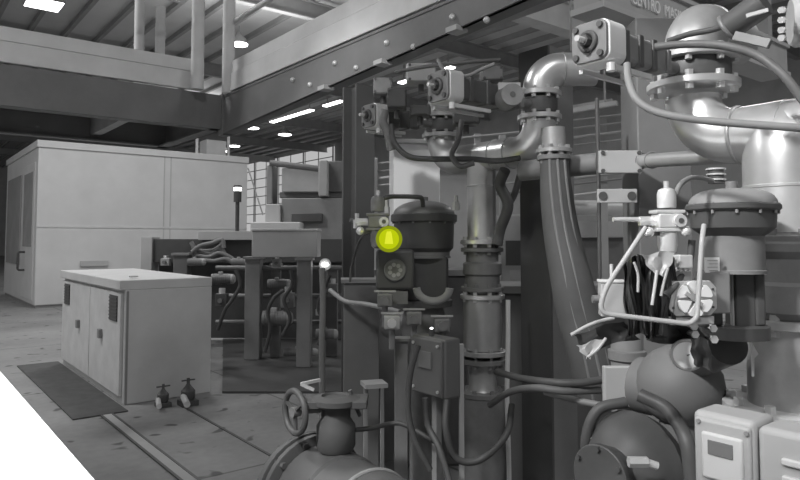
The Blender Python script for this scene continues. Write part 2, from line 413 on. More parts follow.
for y0, d in ((268,8.25),(296,8.35),(322,8.5)):
    p0 = P(216,y0,d); p1 = P(345,y0,d); p1.z = p0.z
    MB().cyl(p0, p1, .03).build('rail_tube', M['dull'], ln)
# motors and fittings on the line
def motor(px, py, d, r, L, label, m='cast', direc=None):
    q = P(px, py, d); ax = direc or CR
    o = thing('drive_motor', label, 'motor', q, 'drive motors on the transfer line')
    q2 = q+ax*L
    MB().cyl(q, q2, r).build('housing', M[m], o)
    fb = MB()
    for i in range(8): fb.lathe(q+ax*(L*(.1+.1*i)), ax, [(r*1.08,0),(r*1.08,.006)])
    fb.build('cooling_fins', M[m], o)
    MB().lathe(q2, ax, [(r*.95,0),(r*.95,L*.1),(r*.6,L*.2)]).build('fan_cover', M['machine'], o)
    MB().box(q+ax*(L*.45)+Z*r*1.1, (r*.8,r*.8,r*.6), -YAW).build('terminal_box', M['machine'], o, bevel=.005)
motor(263, 318, 8.0, .09, .30, 'small ribbed motor low between the two grey posts')
motor(268, 284, 8.1, .06, .24, 'slim motor at mid height between the two grey posts', 'dull')
motor(212, 279, 8.8, .07, .26, 'motor just behind the back edge of the cabinet top', 'dull')
motor(316, 334, 7.9, .06, .22, 'lowest small motor right of the taller grey post')
motor(188, 262, 8.9, .05, .2, 'pale ended motor under the coil of grey hoses', 'machined')
motor(232, 262, 8.9, .05, .2, 'pale ended motor below the right end of the hose coil', 'machined')
motor(284, 352, 8.1, .05, .35, 'long low motor near the floor between the grey posts', 'dull')
def clampbox(px, py, d, w, h, label, m):
    q = P(px, py, d); o = thing('clamp_block', label, 'clamp', q, 'clamp blocks on the transfer line')
    MB().box(q, (w,w*.8,h), -YAW).build('body', M[m], o, bevel=.008)
    MB().cyl(q+Z*h*.5, q+Z*h*.9, w*.28).build('piston', M['bright'], o)
    MB().cyl(q-CF*w*.4, q-CF*w*.75, w*.2).build('port', M['dull'], o)
clampbox(277, 263, 8.0, .10, .10, 'pale clamp block between the posts, under the box', 'machine')
clampbox(288, 300, 8.0, .16, .18, 'square clamp block left of the taller grey post', 'machined')
clampbox(333, 290, 8.2, .12, .16, 'clamp block beside the small bright lamp', 'machined')
clampbox(166, 262, 9.0, .12, .10, 'clamp block at the left end of the dark machine bed', 'machine')
clampbox(222, 300, 8.0, .14, .16, 'dark clamp block right of the cabinet side', 'black')
clampbox(320, 312, 8.0, .1, .08, 'small bright capped clamp block right of the taller grey post', 'alu')
# coil of hoses
hz = [[(192,247),(202,251),(214,250),(222,244),(219,240)], [(191,242),(197,250),(210,254),(221,249),(226,257)], [(196,255),(208,257),(219,253),(228,256),(236,262)],
      [(192,252),(200,246),(212,243),(222,240),(224,248)], [(200,260),(214,261),(226,259),(236,264),(246,262)]]
for i, (h, lb) in enumerate(zip(hz, ('uppermost loop of the tangled grey hoses', 'grey hose sweeping down to the right in the tangle', 'grey hose lying lowest across the dark panel', 'grey hose crossing over the others in the tangle', 'grey hose under the tangle running to the right post'))):
    tag(MB().tube(spline([P(x, y, 9.15-.03*i) for x, y in h]), .030).build('hose', M['cast'], None), lb, 'hose', 'hoses heaped on the transfer line')
for i, (h, lb) in enumerate((([(218,330),(225,310),(232,300),(240,285),(236,270)], 'dark hose rising right of the cabinet'), ([(283,335),(290,318),(284,300),(292,285),(291,270)], 'dark hose rising left of the taller grey post'), ([(318,345),(324,325),(318,306),(326,285),(330,275)], 'dark hose rising right of the taller grey post'),
      ([(265,352),(270,330),(268,312),(274,298),(284,290)], 'dark hose looping between the two grey posts'))):
    tag(MB().tube(spline([P(x, y, 7.6) for x, y in h]), .022).build('hose', M['rubber'], None), lb, 'hose', 'hoses on the transfer line')
# pale box above the line
q = P(287, 244, 7.9)
bx = thing('control_box', 'pale grey rectangular box held above the transfer line', 'control box', (q.x,q.y,zy(257,7.9)))
MB().box((q.x,q.y,(zy(257,7.9)+zy(231,7.9))/2), (S(64,7.9), .35, zy(231,7.9)-zy(257,7.9)), -YAW).build('housing', M['beige'], bx, bevel=.01)
MB().box((q.x,q.y,zy(231,7.9)+.012), (S(64,7.9)*1.02,.37,.025), -YAW).build('lid', M['white'], bx, bevel=.005)
# stack light
q = gp(237, 9.3); zb = zy(231, 9.3)
sl = thing('stack_light', 'slim dark signal tower with a lit white segment on the machine ledge', 'signal lamp', (q.x,q.y,zb))
MB().cyl((q.x,q.y,zb), (q.x,q.y,zy(201,9.3)), .028).build('pole', M['black'], sl)
MB().cyl((q.x,q.y,zy(202,9.3)), (q.x,q.y,zy(191,9.3)), .055).build('dark_segment', M['black'], sl)
MB().cyl((q.x,q.y,zy(191,9.3)), (q.x,q.y,zy(187.5,9.3)), .053).build('lit_segment', M['lampw'], sl)
MB().cyl((q.x,q.y,zy(187.5,9.3)), (q.x,q.y,zy(185.5,9.3)), .057).build('cap', M['black'], sl)
# bright inspection lamp
q = P(325, 264.5, 8.0)
il = thing('inspection_lamp', 'small bright lamp shining on the transfer line beside the black column', 'lamp', q)
MB().lathe(q+CF*.1, -CF, [(.03,0),(.05,.04),(.075,.09)]).build('reflector', M['machine'], il)
MB().ball(q, .027, 1.9, 1.3, .9).build('bulb', M['lamp'], il)
MB().cyl(q+CF*.1, q+CF*.1-Z*.35, .018).build('stem', M['machined'], il)

# ------------------------------------------------------------------ machining centre in the distance
d = 13.0
o = thing('machining_centre', 'big grey machine tool with stepped housing in front of the windows', 'machine', gp(305, d))
def blk(px0, px1, y0, y1, d, th, name, m, par=None):
    p0 = P(px0,240,d); p1 = P(px1,240,d); c = (p0+p1)/2+CF*th/2; z0, z1 = zy(y1,d), zy(y0,d)
    return MB().box((c.x,c.y,(z0+z1)/2), ((p1-p0).length, th, z1-z0), -YAW).build(name, m, par or o, bevel=.02)
blk(281,322,168,192,d,1.5,'upper_housing', M['machine']); blk(281,345,198,314,d-.1,1.6,'lower_housing', M['machined'])
blk(265,280,204,314,d-.2,1.0,'side_cabinet', M['beige']); blk(266,272,165,204,d,.5,'column_tube', M['machined'])
blk(279,345,192,198,d+.2,1.3,'slide', M['machined']); blk(318,327,160,196,d-.2,.8,'ram', M['machine']); blk(326,345,161,192,d+.1,.7,'tool_head', M['steel'])
blk(250,300,222,232,d-.6,.8,'chip_tray', M['white']); blk(291,322,213,222,d-.25,.2,'dark_opening', M['black'])
MB().cyl(P(270,163,d), P(322,169,d), .06).build('guide_bar', M['steel'], o)
MB().bar(P(248,168,d), P(263,215,d), .02,.02).build('support', M['machine'], o)

# racks of horizontal pipes and things seen through the pipework
def rack(x0, x1, ys, d, label, posts, th=.035, slope=-.10):
    o = thing('pipe_rack', label, 'rack', gp((x0+x1)/2, d), None)
    for y0, w, m in ys:
        p0 = P(x0, y0, d); p1 = P(x1, y0+slope*(x1-x0)*1.0, d*.96)
        MB().cyl(p0, p1, S(w, d)/2).build('rail', M[m], o)
    for px in posts:
        g = gp(px, d*.99); t = P(px, ys[0][0]-6, d*.99).z
        MB().box((g.x,g.y,t/2), (th*2,th*2,t), -YAW).build('upright', M['machine'], o)
rack(560, 645, [(122,2,'machine'),(130,2,'machine'),(139,2.5,'white'),(147,2,'machine'),(160,3,'white'),(180,3,'machine'),(186,2,'machined'),(197,2.5,'white')], 7.0, 'rack of pale horizontal bars behind the tall dark column', (604,), slope=-.12)
rack(372, 400, [(164,2,'machine'),(179,3,'white'),(186,2,'white'),(172,2,'machined')], 6.8, 'rack of pale bars right of the black column', (374,))
rack(440, 528, [(140,2.2,'machine'),(150,2,'machine'),(158,2,'machined'),(190,2,'machine'),(200,2,'machined')], 7.5, 'rack of thin bars behind the steel riser', (478, 503), slope=-.1)
o = thing('light_trough', 'pale strip trough under the roof behind the tall dark column', 'light trough', P(590,108,7.5))
MB().bar(P(560,113,7.5), P(617,103,7.1), .06,.05).build('channel', M['white'], o); MB().bar(P(565,108,7.5), P(612,100,7.2), .03,.03).build('conduit', M['machine'], o)
for hq in (P(572,106,7.4), P(605,102,7.2)): MB().cyl(hq, V(hq.x,hq.y,ZR-.1), .012).build('hanger', M['purlin'], o)
q = P(580, 208, 7.2)
o = thing('horizontal_tank', 'pale rounded tank on a block seen right of the tall column', 'tank', q)
MB().lathe(P(566,208,7.2), CR, [(.06,0),(.085,.02),(.085,.62),(.06,.64)]).build('shell', M['alu'], o)
MB().box(P(590,229,7.2), (.75,.3,.16), -YAW).build('saddle', M['machine'], o)
MB().box(P(590,280,7.3), (.8,.3,.95), -YAW).build('stand', M['steel'], o)
q = gp(413, 5.2)
o = thing('pale_cabinet', 'tall pale cabinet standing behind the small domed valve', 'cabinet', q)
MB().box((q.x+.05,q.y+.05,zy(146,5.2)/2), (S(46,5.2),.4,zy(146,5.2)), -YAW+.1).build('body', M['bench'], o, bevel=.01)
MB().box((q.x,q.y,zy(146,5.2)+.01), (S(48,5.2),.42,.03), -YAW+.1).build('lid', M['beige'], o, bevel=.004)
q = gp(455, 6.3)
o = thing('grey_cabinet', 'grey cabinet right of the tall pale one, behind the riser', 'cabinet', q)
MB().box((q.x+.05,q.y+.05,zy(172,6.3)/2), (S(50,6.3),.4,zy(172,6.3)), -YAW).build('body', M['beige'], o, bevel=.01)
MB().box((q.x,q.y,zy(172,6.3)+.01), (S(52,6.3),.42,.03), -YAW).build('lid', M['machine'], o, bevel=.004)
q = gp(513, 5.0)
o = thing('notice_cabinet', 'narrow grey cabinet with pale plate between riser and tall column', 'cabinet', q)
MB().box((q.x+.05,q.y+.05,zy(215,5)/2), (S(30,5),.3,zy(215,5)), -YAW).build('body', M['machine'], o, bevel=.01)
MB().box(P(516,283,4.8), (S(11,5),.02,S(24,5)), -YAW).build('plate', M['pale'], o)
MB().box(P(514,253,4.85), (S(16,5),.02,S(24,5)), -YAW).build('dark_window', M['black'], o)
# dark back panels low between the columns
q = gp(585, 3.9)
o = thing('tank_skid', 'dark equipment skid low behind the tall column', 'skid', q)
MB().box((q.x,q.y,.6), (1.3,.4,1.2), -YAW).build('housing', M['steel'], o, bevel=.02)
MB().box((q.x,q.y,1.22), (1.35,.45,.04), -YAW).build('lid', M['machined'], o)
q = gp(422, 4.6)
o = thing('pump_skid', 'dark pump skid low behind the small domed valve', 'skid', q)
MB().box((q.x,q.y,.63), (.62,.4,1.26), -YAW).build('housing', M['steel'], o, bevel=.02)
MB().box((q.x,q.y,1.28), (.66,.45,.04), -YAW).build('lid', M['machined'], o)

# ------------------------------------------------------------------ machine frame with raised lettering, high at the right
tc_ = P(662, 11, 5.5); yG = tc_.y; zc = tc_.z
o = thing('lettered_girder', 'grey overhead machine girder with raised capital lettering at the upper right', 'girder', (tc_.x+.6,yG,zc-.2))
MB().span((tc_.x-.9,yG,zc-.13), (tc_.x+2.6,yG+.25,zc+.16)).build('web', M['machine'], o, bevel=.01)
for za, zb in ((zc-.17,zc-.12),(zc+.15,zc+.19)): MB().span((tc_.x-.9,yG-.03,za), (tc_.x+2.6,yG+.28,zb)).build('flange_plate', M['beige'], o)
def text(s, size, depth, name, m, parent, loc, rot, align='CENTER'):
    cu = bpy.data.curves.new(name, 'FONT'); cu.body = s; cu.size = size; cu.extrude = depth; cu.align_x = align; cu.align_y = 'CENTER'
    t = bpy.data.objects.new('tmp', cu); C.objects.link(t)
    dg = bpy.context.evaluated_depsgraph_get(); me = bpy.data.meshes.new_from_object(t.evaluated_get(dg))
    bpy.data.objects.remove(t)
    me.name = name; me.materials.clear(); me.materials.append(m)
    ob = bpy.data.objects.new(name, me); C.objects.link(ob); ob.parent = parent
    q = parent; w = Vector()
    while q is not None: w += q.location; q = q.parent
    ob.location = Vector(loc)-w; ob.rotation_euler = rot; ob.scale = (.72,1,1); return ob
text('CENTRO', .15, .010, 'raised_lettering', M['bench'], o, (tc_.x-.05,yG-.008,zc), (PI/2,0,0), 'RIGHT')
text('MASKIN', .15, .010, 'raised_lettering', M['bench'], o, (tc_.x+.02,yG-.008,zc), (PI/2,0,0), 'LEFT')
for xx in (tc_.x-.8, tc_.x+2.3): MB().span((xx-.05,yG+.05,zc+.19), (xx+.05,yG+.18,ZR-.4)).build('hanger', M['purlin'], o)
o = thing('roof_crane_beam', 'pale plain beam crossing high behind the tall dark column', 'beam', P(600,25,9.0))
a = P(560,10,9.0); 
MB().span((a.x-1.2,a.y,a.z-.25), (a.x+2.6,a.y+.25,a.z+.12)).build('web', M['fascia'], o)
MB().span((a.x-1.2,a.y-.05,a.z+.12), (a.x+2.6,a.y+.3,a.z+.17)).build('flange_plate', M['fascia'], o)
for xx in (a.x-1.0, a.x+2.4): MB().span((xx-.05,a.y+.05,a.z+.17), (xx+.05,a.y+.2,ZR-.4)).build('hanger', M['purlin'], o)

# ------------------------------------------------------------------ lamps under the roof
def highbay(p, r, label, grp, square=False):
    o = thing('high_bay_lamp', label, 'lamp', p, grp)
    MB().lathe(p, Z, [(r,0),(r*.8,.15),(r*.3,.32),(r*.15,.4)]).build('shade', M['machine'], o)
    MB().cyl(p-Z*.03, p+Z*.0, r*.92).build('lens', M['lamp'], o)
    MB().cyl(p+Z*.4, V(p.x,p.y,ZR-.1), .02).build('hanger', M['purlin'], o)
for px, py, dz in ((222,150,0),(245,146,0)):
    pass
def onz(px, py, z):
    a = P(px, py, 10)-V(0,0,H); k = (z-H)/a.z; q = a*k; return V(q.x,q.y,z)
q = onz(44, 5, 8.0)
o = thing('roof_panel_light', 'square bright panel lamp under the roof at the upper left', 'lamp', q)
MB().span(q+V(-.45,-.45,.02), q+V(.45,.45,.12)).build('housing', M['machine'], o); MB().span(q+V(-.42,-.42,0), q+V(.42,.42,.025)).build('diffuser', M['lamp'], o)
MB().cyl(q+Z*.1, V(q.x,q.y,ZR-.1), .03).build('hanger', M['purlin'], o)
highbay(onz(239,44,7.8), .30, 'round bright lamp right of the handrail post at the upper left', None)
highbay(onz(222,151,7.4), .42, 'large round lamp just above the end of the white enclosure roof', None)
for (px, py), lb in zip(((234,146),(285,134.5),(230,133),(252,128)), ('thin lamp right of the large round one above the enclosure', 'oval lamp alone in the middle of the far roof', 'small lamp at the tip of the overhead beam', 'dim lamp left of the row of tubes')):
    highbay(onz(px,py,7.8), .42, lb, None)
zt = 7.7; qa = onz(270,123,zt); xs = qa.x; k = 0
strip = [(270,312),(323,342),(399,409),(443,455),(617,640)]
names = ['farthest run of tube lamps under the roof, left of the black column', 'short tube lamp run just left of the black column', 'tube lamp seen just right of the black column', 'tube lamp above the valve actuators', 'nearest run of tube lamps, above the square actuator cap']
for (a, b), lb in zip(strip, names):
    r0 = P(a, 240, 10); r1 = P(b, 240, 10)
    y0 = xs*r0.y/r0.x; y1 = xs*r1.y/r1.x
    o = thing('tube_lamp', lb, 'lamp', (xs,(y0+y1)/2,zt))
    MB().span((xs-.16,y1,zt+.03), (xs+.16,y0,zt+.12)).build('housing', M['machine'], o)
    n = max(1, round((y0-y1)/1.5)); L = (y0-y1)/n
    for i in range(n): MB().span((xs-.12,y1+i*L+.08,zt-.02), (xs+.12,y1+(i+1)*L-.08,zt+.035)).build('tube', M['lamp'], o)
    for yy in (y0-.3, y1+.3): MB().cyl((xs,yy,zt+.12), (xs,yy,ZR-.1), .02).build('hanger', M['purlin'], o)

# thin dark panel put over the floor under the transfer line
p0 = V(3.05,5.6,0); tag(MB().prism([(-1.74,6.45),(.4,6.45),(.55,10.2),(-2.75,10.2)], V(0,0,.011), CR, CF, Z, .02).build('dark_floor_panel', M['black'], smooth=False), 'dark thin panel on the floor under the transfer line', 'tray')

# ------------------------------------------------------------------ pipework: left riser
def vert(p, z): return Vector((p.x, p.y, z))
def zat(py, d): return P(400, py, d).z
rl = P(482, 240, 3.2)
ZA = 1.91; RB = .072
pA = rl + Y*.30; pB = rl - Y*.367
R1 = thing('pipe_riser', 'stainless pipe riser with flanged spools and two bends, between the black columns', 'pipe', vert(rl, 0))
MB().lathe(vert(rl,1.50), Z, [(.072,0),(.072,.26),(.076,.262),(.076,.268),(.072,.27),(.072,.40),(.066,.44),(.04,.475),(.001,.48)]).build('upper_pipe', M['inox'], R1)
tb = [vert(rl, ZA)] + [vert(pB+Y*.13, ZA)] + arc(vert(pB, ZA)+Y*.13+Z*.13, -Z*.13, -Y*.13, 12)[1:]
MB().tube(tb, RB, 24).build('right_bend', M['inox'], R1)
tb = [vert(rl, ZA)] + [vert(pA-Y*.13, ZA)] + arc(vert(pA, ZA)-Y*.13+Z*.13, -Z*.13, Y*.13, 12)[1:]
MB().tube(tb, RB, 24).build('left_bend', M['inoxd'], R1)
for i, w in enumerate((-.10, -.20)):
    MB().torus(vert(rl, ZA)+Y*w, Y, RB, .004).build('weld_bead', M['inoxd'], R1)
flange(R1, vert(rl,1.49), Z, .106, .022, M['inox'])
MB().lathe(vert(rl,1.235), Z, [(.07,0),(.085,.02),(.085,.09),(.095,.10),(.095,.15),(.08,.16),(.08,.22),(.07,.243)]).build('valve_barrel', M['dull'], R1)
flange(R1, vert(rl,1.452), Z, .104, .02, M['dull'])
flange(R1, vert(rl,1.262), Z, .104, .02, M['dull'])
flange(R1, vert(rl,1.225), Z, .108, .022, M['inox'])
MB().cyl(vert(rl,.97), vert(rl,1.22), .094).build('middle_pipe', M['inoxd'], R1)
flange(R1, vert(rl,.955), Z, .112, .022, M['inoxd']); flange(R1, vert(rl,.915), Z, .112, .022, M['dull'])
MB().lathe(vert(rl,.77), Z, [(.078,0),(.068,.02),(.068,.12),(.078,.14)]).build('short_spool', M['inoxd'], R1)
flange(R1, vert(rl,.762), Z, .125, .024, M['dull'])
MB().lathe(vert(rl,.0), Z, [(.13,0),(.13,.03),(.11,.04),(.11,.45),(.10,.55),(.12,.65),(.12,.75)]).build('lower_body', M['dull'], R1)
flange(R1, vert(pB,2.052), Z, .098, .022, M['inox']); flange(R1, vert(pA,2.052), Z, .098, .022, M['inoxd'])
# upper bends
def topbend(base, z0, rb, r, out, label, rr, L, m, n=8):
    o = thing('pipe_bend', label, 'pipe', vert(base, z0))
    flange(o, vert(base, z0), Z, rr, .022, m, n)
    c = vert(base, z0+.02)+out*rb
    pts = [vert(base, z0)]+arc(c, -out*rb, Z*rb, 14)+[c+Z*rb+out*L]
    MB().tube(pts, r, 26).build('elbow', m, o)
    MB().torus(c+Z*rb+out*.01, out, r, .004).build('weld_bead', M['inoxd'], o)
    return o
topbend(pB, 2.158, .095, .074, CR, 'shiny pipe bend arching right above the middle flange pair', .098, .16, M['inox'])
topbend(pA, 2.158, .105, .074, -Y, 'dull pipe bend above the leftmost actuated valve', .098, .06, M['inoxd'])

# ------------------------------------------------------------------ right riser
rr_ = P(790, 240, 1.78)
ZR2 = 1.805
pC = rr_ + Y*.262
R2 = thing('pipe_riser', 'large bright stainless pipe riser with a tee at the right edge', 'pipe', vert(rr_, 0))
MB().lathe(vert(rr_,1.52), Z, [(.112,0),(.112,.12),(.115,.122),(.115,.128),(.112,.13),(.112,.20),(.108,.25),(.096,.29),(.082,.31),(.06,.345),(.03,.36),(.001,.362)], 36).build('upper_pipe', M['inox'], R2)
tb = [vert(rr_, ZR2-.012)] + [vert(pC-Y*.13, ZR2)] + arc(vert(pC, ZR2)-Y*.13+Z*.13, -Z*.13, Y*.13, 14)[1:]
MB().tube(tb, [.094]+[.080]*(len(tb)-1), 28).build('left_bend', M['inox'], R2)
MB().torus(vert(rr_, ZR2)+Y*.125, Y, .081, .006).build('weld_bead', M['inoxd'], R2)
MB().cyl(vert(rr_, ZR2), vert(rr_, ZR2)-Y*.3, .08).build('right_branch', M['inox'], R2)
flange(R2, vert(pC,1.972), Z, .134, .022, M['inox'], 8, .013)
flange(R2, vert(rr_,1.50), Z, .13, .024, M['dull'], 10, .013)
MB().lathe(vert(rr_,1.29), Z, [(.11,0),(.13,.02),(.13,.09),(.12,.10),(.12,.16),(.135,.18),(.135,.20),(.11,.23)], 36).build('valve_barrel', M['dull'], R2)
flange(R2, vert(rr_,1.277), Z, .135, .024, M['inoxd'], 10, .013)
MB().cyl(vert(rr_,1.05), vert(rr_,1.28), .114, seg=36).build('middle_pipe', M['inoxd'], R2)
flange(R2, vert(rr_,1.045), Z, .178, .026, M['alu'], 10, .014)
MB().lathe(vert(rr_,0), Z, [(.15,0),(.15,.03),(.13,.04),(.13,1.03)], 32).build('lower_pipe', M['cast'], R2)
tq = MB(); q0 = P(751,352,1.63)
tq.prism([(0,-.06),(.006,-.06),(.008,-.015),(.018,-.005),(.006,.018),(0,.03)], q0, CR, Z, CF, .002).build('sticker', M['paper'], R2)
topbend(pC, 2.056, .088, .082, X, 'large shiny pipe bend at the upper right above the biggest flange pair', .134, .2, M['inoxd'])

# ------------------------------------------------------------------ actuated butterfly valves between the flanges
def butterfly(base, z, r, L, label, capm, sc=1.0, bodym='dome'):
    o = thing('butterfly_valve', label, 'valve', vert(base, z))
    c = vert(base, z)
    MB().lathe(c-Z*.034, Z, [(r*.80,0),(r*.82,.006),(r*.82,.062),(r*.80,.068)], 32).build('wafer_body', M['black'], o)
    MB().cyl(c, c-X*(r+.06), .026*sc).build('neck', M['dull'], o)
    MB().frame(c-X*(r+.065), X, Y, Z, .02, .11*sc, .09*sc).build('mounting_plate', M['dull'], o, bevel=.004)
    a = c-X*(L-.05); b = c-X*(r+.08)
    w = .125*sc
    MB().frame((a+b)/2, X, Y, Z, (a-b).length, w*.86, w*.92).build('actuator_body', M[bodym], o, bevel=.012)
    for i in range(3): MB().frame(a.lerp(b, .25+.25*i), X, Y, Z, .022, w*.98, w*1.02).build('body_rib', M['black'], o, bevel=.004)
    def rs(h, k, n=5):
        out = []
        for sx, sy, t0 in ((1,1,0),(-1,1,PI/2),(-1,-1,PI),(1,-1,1.5*PI)):
            for i in range(n): t = t0+PI/2*i/(n-1); out.append((sx*(h-k)+k*math.cos(t), sy*(h-k)+k*math.sin(t)))
        return out
    e = c-X*(L-.03)
    MB().prism(rs(w*.64, .025), e+X*.022, Y, Z, X, .075).build('end_cap', M[capm], o, bevel=.004)
    f = MB().prism(rs(w*.60, .022), e-X*.02, Y, Z, X, .012).build('end_plate', M['dull'], o, bevel=.003)
    for sy in (-1,1):
        for sz in (-1,1): MB().cyl(e-X*.02+Y*sy*w*.42+Z*sz*w*.42, e-X*.034+Y*sy*w*.42+Z*sz*w*.42, .012*sc, seg=10).build('screw', M['black'], f)
    MB().torus(e-X*.03, X, w*.26, .010*sc).build('adjuster_ring', M['black'], o)
    MB().cyl(e-X*.02, e-X*.05, w*.17, seg=6).build('adjuster_nut', M['black'], o)
    MB().cyl(e-X*.05, e-X*.075, .008).build('adjuster_stud', M['bright'], o)
    MB().bar(e+Y*w*.5-Z*w*.75, e+X*(L*.45)+Y*w*.5-Z*w*.75, .012, .012).build('air_pipe', M['alu'], o)
    MB().bar(e-Y*w*.5-Z*w*.78, e+X*(L*.35)-Y*w*.5-Z*w*.78, .012, .014).build('air_pipe', M['alu'], o)
    MB().cyl(e-Y*w*.55-Z*w*.7, e-Y*w*.55-Z*w*.95, .012).build('air_fitting', M['bright'], o)
    return o
butterfly(pA, 2.105, .098, .48, 'actuated valve at the far left, its round end nearest the black column', 'alu', .74, 'black')
butterfly(pB, 2.105, .098, .62, 'actuated valve on the middle flange pair, with pale cap strip under the beam', 'alu', .80, 'black')
butterfly(pC, 2.012, .134, .535, 'big actuated valve at upper right with square bolted white edged cap', 'paper', .70)
o = thing('limit_switch', 'round dark limit switch drum with a centre hole beside the middle valve', 'switch', P(506,96,2.62))
q = P(512,95,2.6)
MB().cyl(q, q-X*.02-Y*.0+CF*.10, .046).build('drum', M['dull'], o); MB().cyl(q-CF*.015, q, .045).build('cover', M['dull'], o); MB().cyl(q-CF*.018, q-CF*.012, .011).build('hub', M['black'], o)
MB().box(q+CF*.08+CR*.0-Z*.0+V(0,0,.05), (.09,.05,.03), -YAW).build('clip', M['machine'], o)
def jbox(px, py, d, w, h, label, m, nm='terminal_box', dep=.1):
    q = P(px, py, d); o = thing(nm, label, 'box', q)
    MB().box(q, (w, dep, h), -YAW).build('housing', M[m], o, bevel=.01)
    MB().box(q-CF*(dep/2+.006), (w*.94,.012,h*.92), -YAW).build('cover', M[m], o, bevel=.006)
    for a in (-1,1):
        for b in (-1,1): MB().cyl(q-CF*(dep/2+.016)+CR*a*w*.38+Z*b*h*.36, q-CF*(dep/2+.01)+CR*a*w*.38+Z*b*h*.36, .007, seg=8).build('screw', M['black'], o)
    MB().cyl(q-Z*h*.5, q-Z*(h*.5+.04), .014).build('cable_gland', M['black'], o)
    return o
jbox(421,75,3.25,.15,.10,'pale terminal box high between the two left valve actuators','machine')
jbox(383,88,3.35,.10,.09,'small grey terminal box beside the top of the black column','dull')
jbox(397,100,3.05,.09,.10,'dark terminal box above the leftmost bend','black')
jbox(466,118,3.0,.12,.07,'dark terminal box hanging below the middle valve actuator','black')
jbox(420,112,3.1,.10,.05,'flat dark terminal box under the pale terminal box','rubber')
jbox(491,76,2.95,.10,.07,'dark terminal box close under the beam above the limit switch','dull')
# cables round the left valves
def cable(pts, r, label, m='rubber', grp=None, name='cable'):
    return tag(MB().tube(spline([P(*p) for p in pts], 8), r).build(name, M[m]), label, 'cable', grp)
cable([(391,125,2.95),(394,142,2.92),(408,156,2.9),(430,159,2.9),(470,159,2.9),(496,161,2.9),(520,158,2.85)], .013, 'thick dark cable sagging across the front of the left bends')
cable([(462,120,2.88),(458,140,2.88),(452,155,2.88),(460,166,2.88),(474,163,2.88)], .012, 'dark cable looping down left of the riser top', 'cable')
cable([(395,72,3.0),(430,66,2.9),(470,62,2.8),(500,60,2.8)], .009, 'thin cable running under the beam over the left actuators', 'cable')
cable([(385,110,2.95),(383,122,2.95),(388,133,2.95),(391,150,2.95)], .02, 'short fat conduit hanging right of the black column top', 'dull')
cable([(505,170,3.0),(500,185,3.05),(508,205,3.05),(500,230,3.1),(497,245,3.1)], .026, 'dark wrapped hose dropping just right of the riser', 'rubber', name='hose')
cable([(520,175,3.05),(514,195,3.1),(505,212,3.1),(499,235,3.15)], .016, 'thinner hose crossing behind the wrapped hose', 'cable', name='hose')
cable([(438,60,2.75),(446,72,2.7),(466,76,2.65),(480,70,2.65),(494,64,2.65)], .008, 'thin looped cable over the pale cap strip of the middle actuator', 'machined')
cable([(508,300,3.05),(508,340,3.05),(507,400,3.05),(509,470,3.05),(509,560,3.05)], .011, 'thin pale conduit running down the right side of the riser', 'alu', name='conduit')
cable([(330,290,3.6),(345,301,3.5),(365,304,3.4),(385,308,3.3),(400,312,3.2)], .012, 'grey conduit crossing in front of the black column', 'machine', name='conduit')
cable([(322,524,3.42),(322,382,3.4),(322,340,3.4),(323,300,3.4),(322,268,3.4)], .016, 'upright grey conduit left of the black column base', 'cast', name='conduit')
# pipe and plates crossing behind the columns
a = P(521,171,2.93); b = P(602,163,2.72); b2 = P(642,161,2.5); c = P(746,155,1.98)
o = thing('cross_pipe', 'horizontal pipe crossing behind both columns with a square clamp plate', 'pipe', (a+c)/2)
MB().cyl(a, b, .046).build('large_pipe', M['cast'], o); MB().lathe(b, b2-b, [(.046,0),(.046,.10),(.032,.16),(.032,(b2-b).length)]).build('reducer', M['dull'], o)
MB().cyl(b2, c, .026).build('small_pipe', M['inoxd'], o); MB().torus(P(652,160,2.45), (c-b), .028, .006).build('collar', M['dull'], o)
q = P(620,162,2.5)
pl = MB().box(q, (.165,.02,.088), -YAW).build('clamp_plate', M['machine'], o, bevel=.004)
for a_, b_ in ((-.07,.035),(.07,.035),(-.07,-.035),(.07,-.035)): MB().cyl(q+CR*a_+Z*b_-CF*.018, q+CR*a_+Z*b_-CF*.008, .008, seg=6).build('screw', M['black'], pl)
q = P(617,196,2.55)
o = thing('bracket_plate', 'pale bracket plate with two dark holes below the clamp plate', 'bracket', q)
MB().box(q, (.155,.015,.055), -YAW).build('plate', M['machine'], o, bevel=.003)
for a_ in (-.058,.055): MB().cyl(q+CR*a_-CF*.012, q+CR*a_-CF*.007, .017).build('hole_plug', M['black'], o)
MB().box(q+CF*.05-Z*.0, (.05,.1,.03), -YAW).build('arm', M['machined'], o)
cable([(597,98,2.6),(598,150,2.6),(599,210,2.6),(600,300,2.6)], .008, 'thin upright dark rod left of the box column', 'black', name='rod')
# big soft hose in front of the tall column
o = thing('drop_hose', 'wide ribbed grey hose slanting down in front of the tall column', 'hose', P(555,165,2.75))
hp = spline([P(554,158,2.72),P(556,190,2.70),P(561,230,2.68),P(569,270,2.64),P(578,310,2.6),P(589,350,2.56),P(600,400,2.55)], 8)
MB().tube(hp, [.058+.028*min(1,i/30) for i in range(len(hp))], 22).build('sleeve', M['sleeve'], o)
for k2 in (-1,0,1):
    MB().tube([p+CR*(.03*k2*(1+.4*i/len(hp)))-CF*(.058+.024*min(1,i/30))*(1 if k2==0 else .86) for i, p in enumerate(hp)], .007, 8).build('seam', M['body'], o)
flange(o, P(554,158,2.72), Z, .07, .02, M['dull']); flange(o, P(554,151,2.72), Z, .075, .018, M['inoxd'])
MB().cyl(P(554,150,2.72), P(553,128,2.72), .05).build('stub_pipe', M['inoxd'], o)

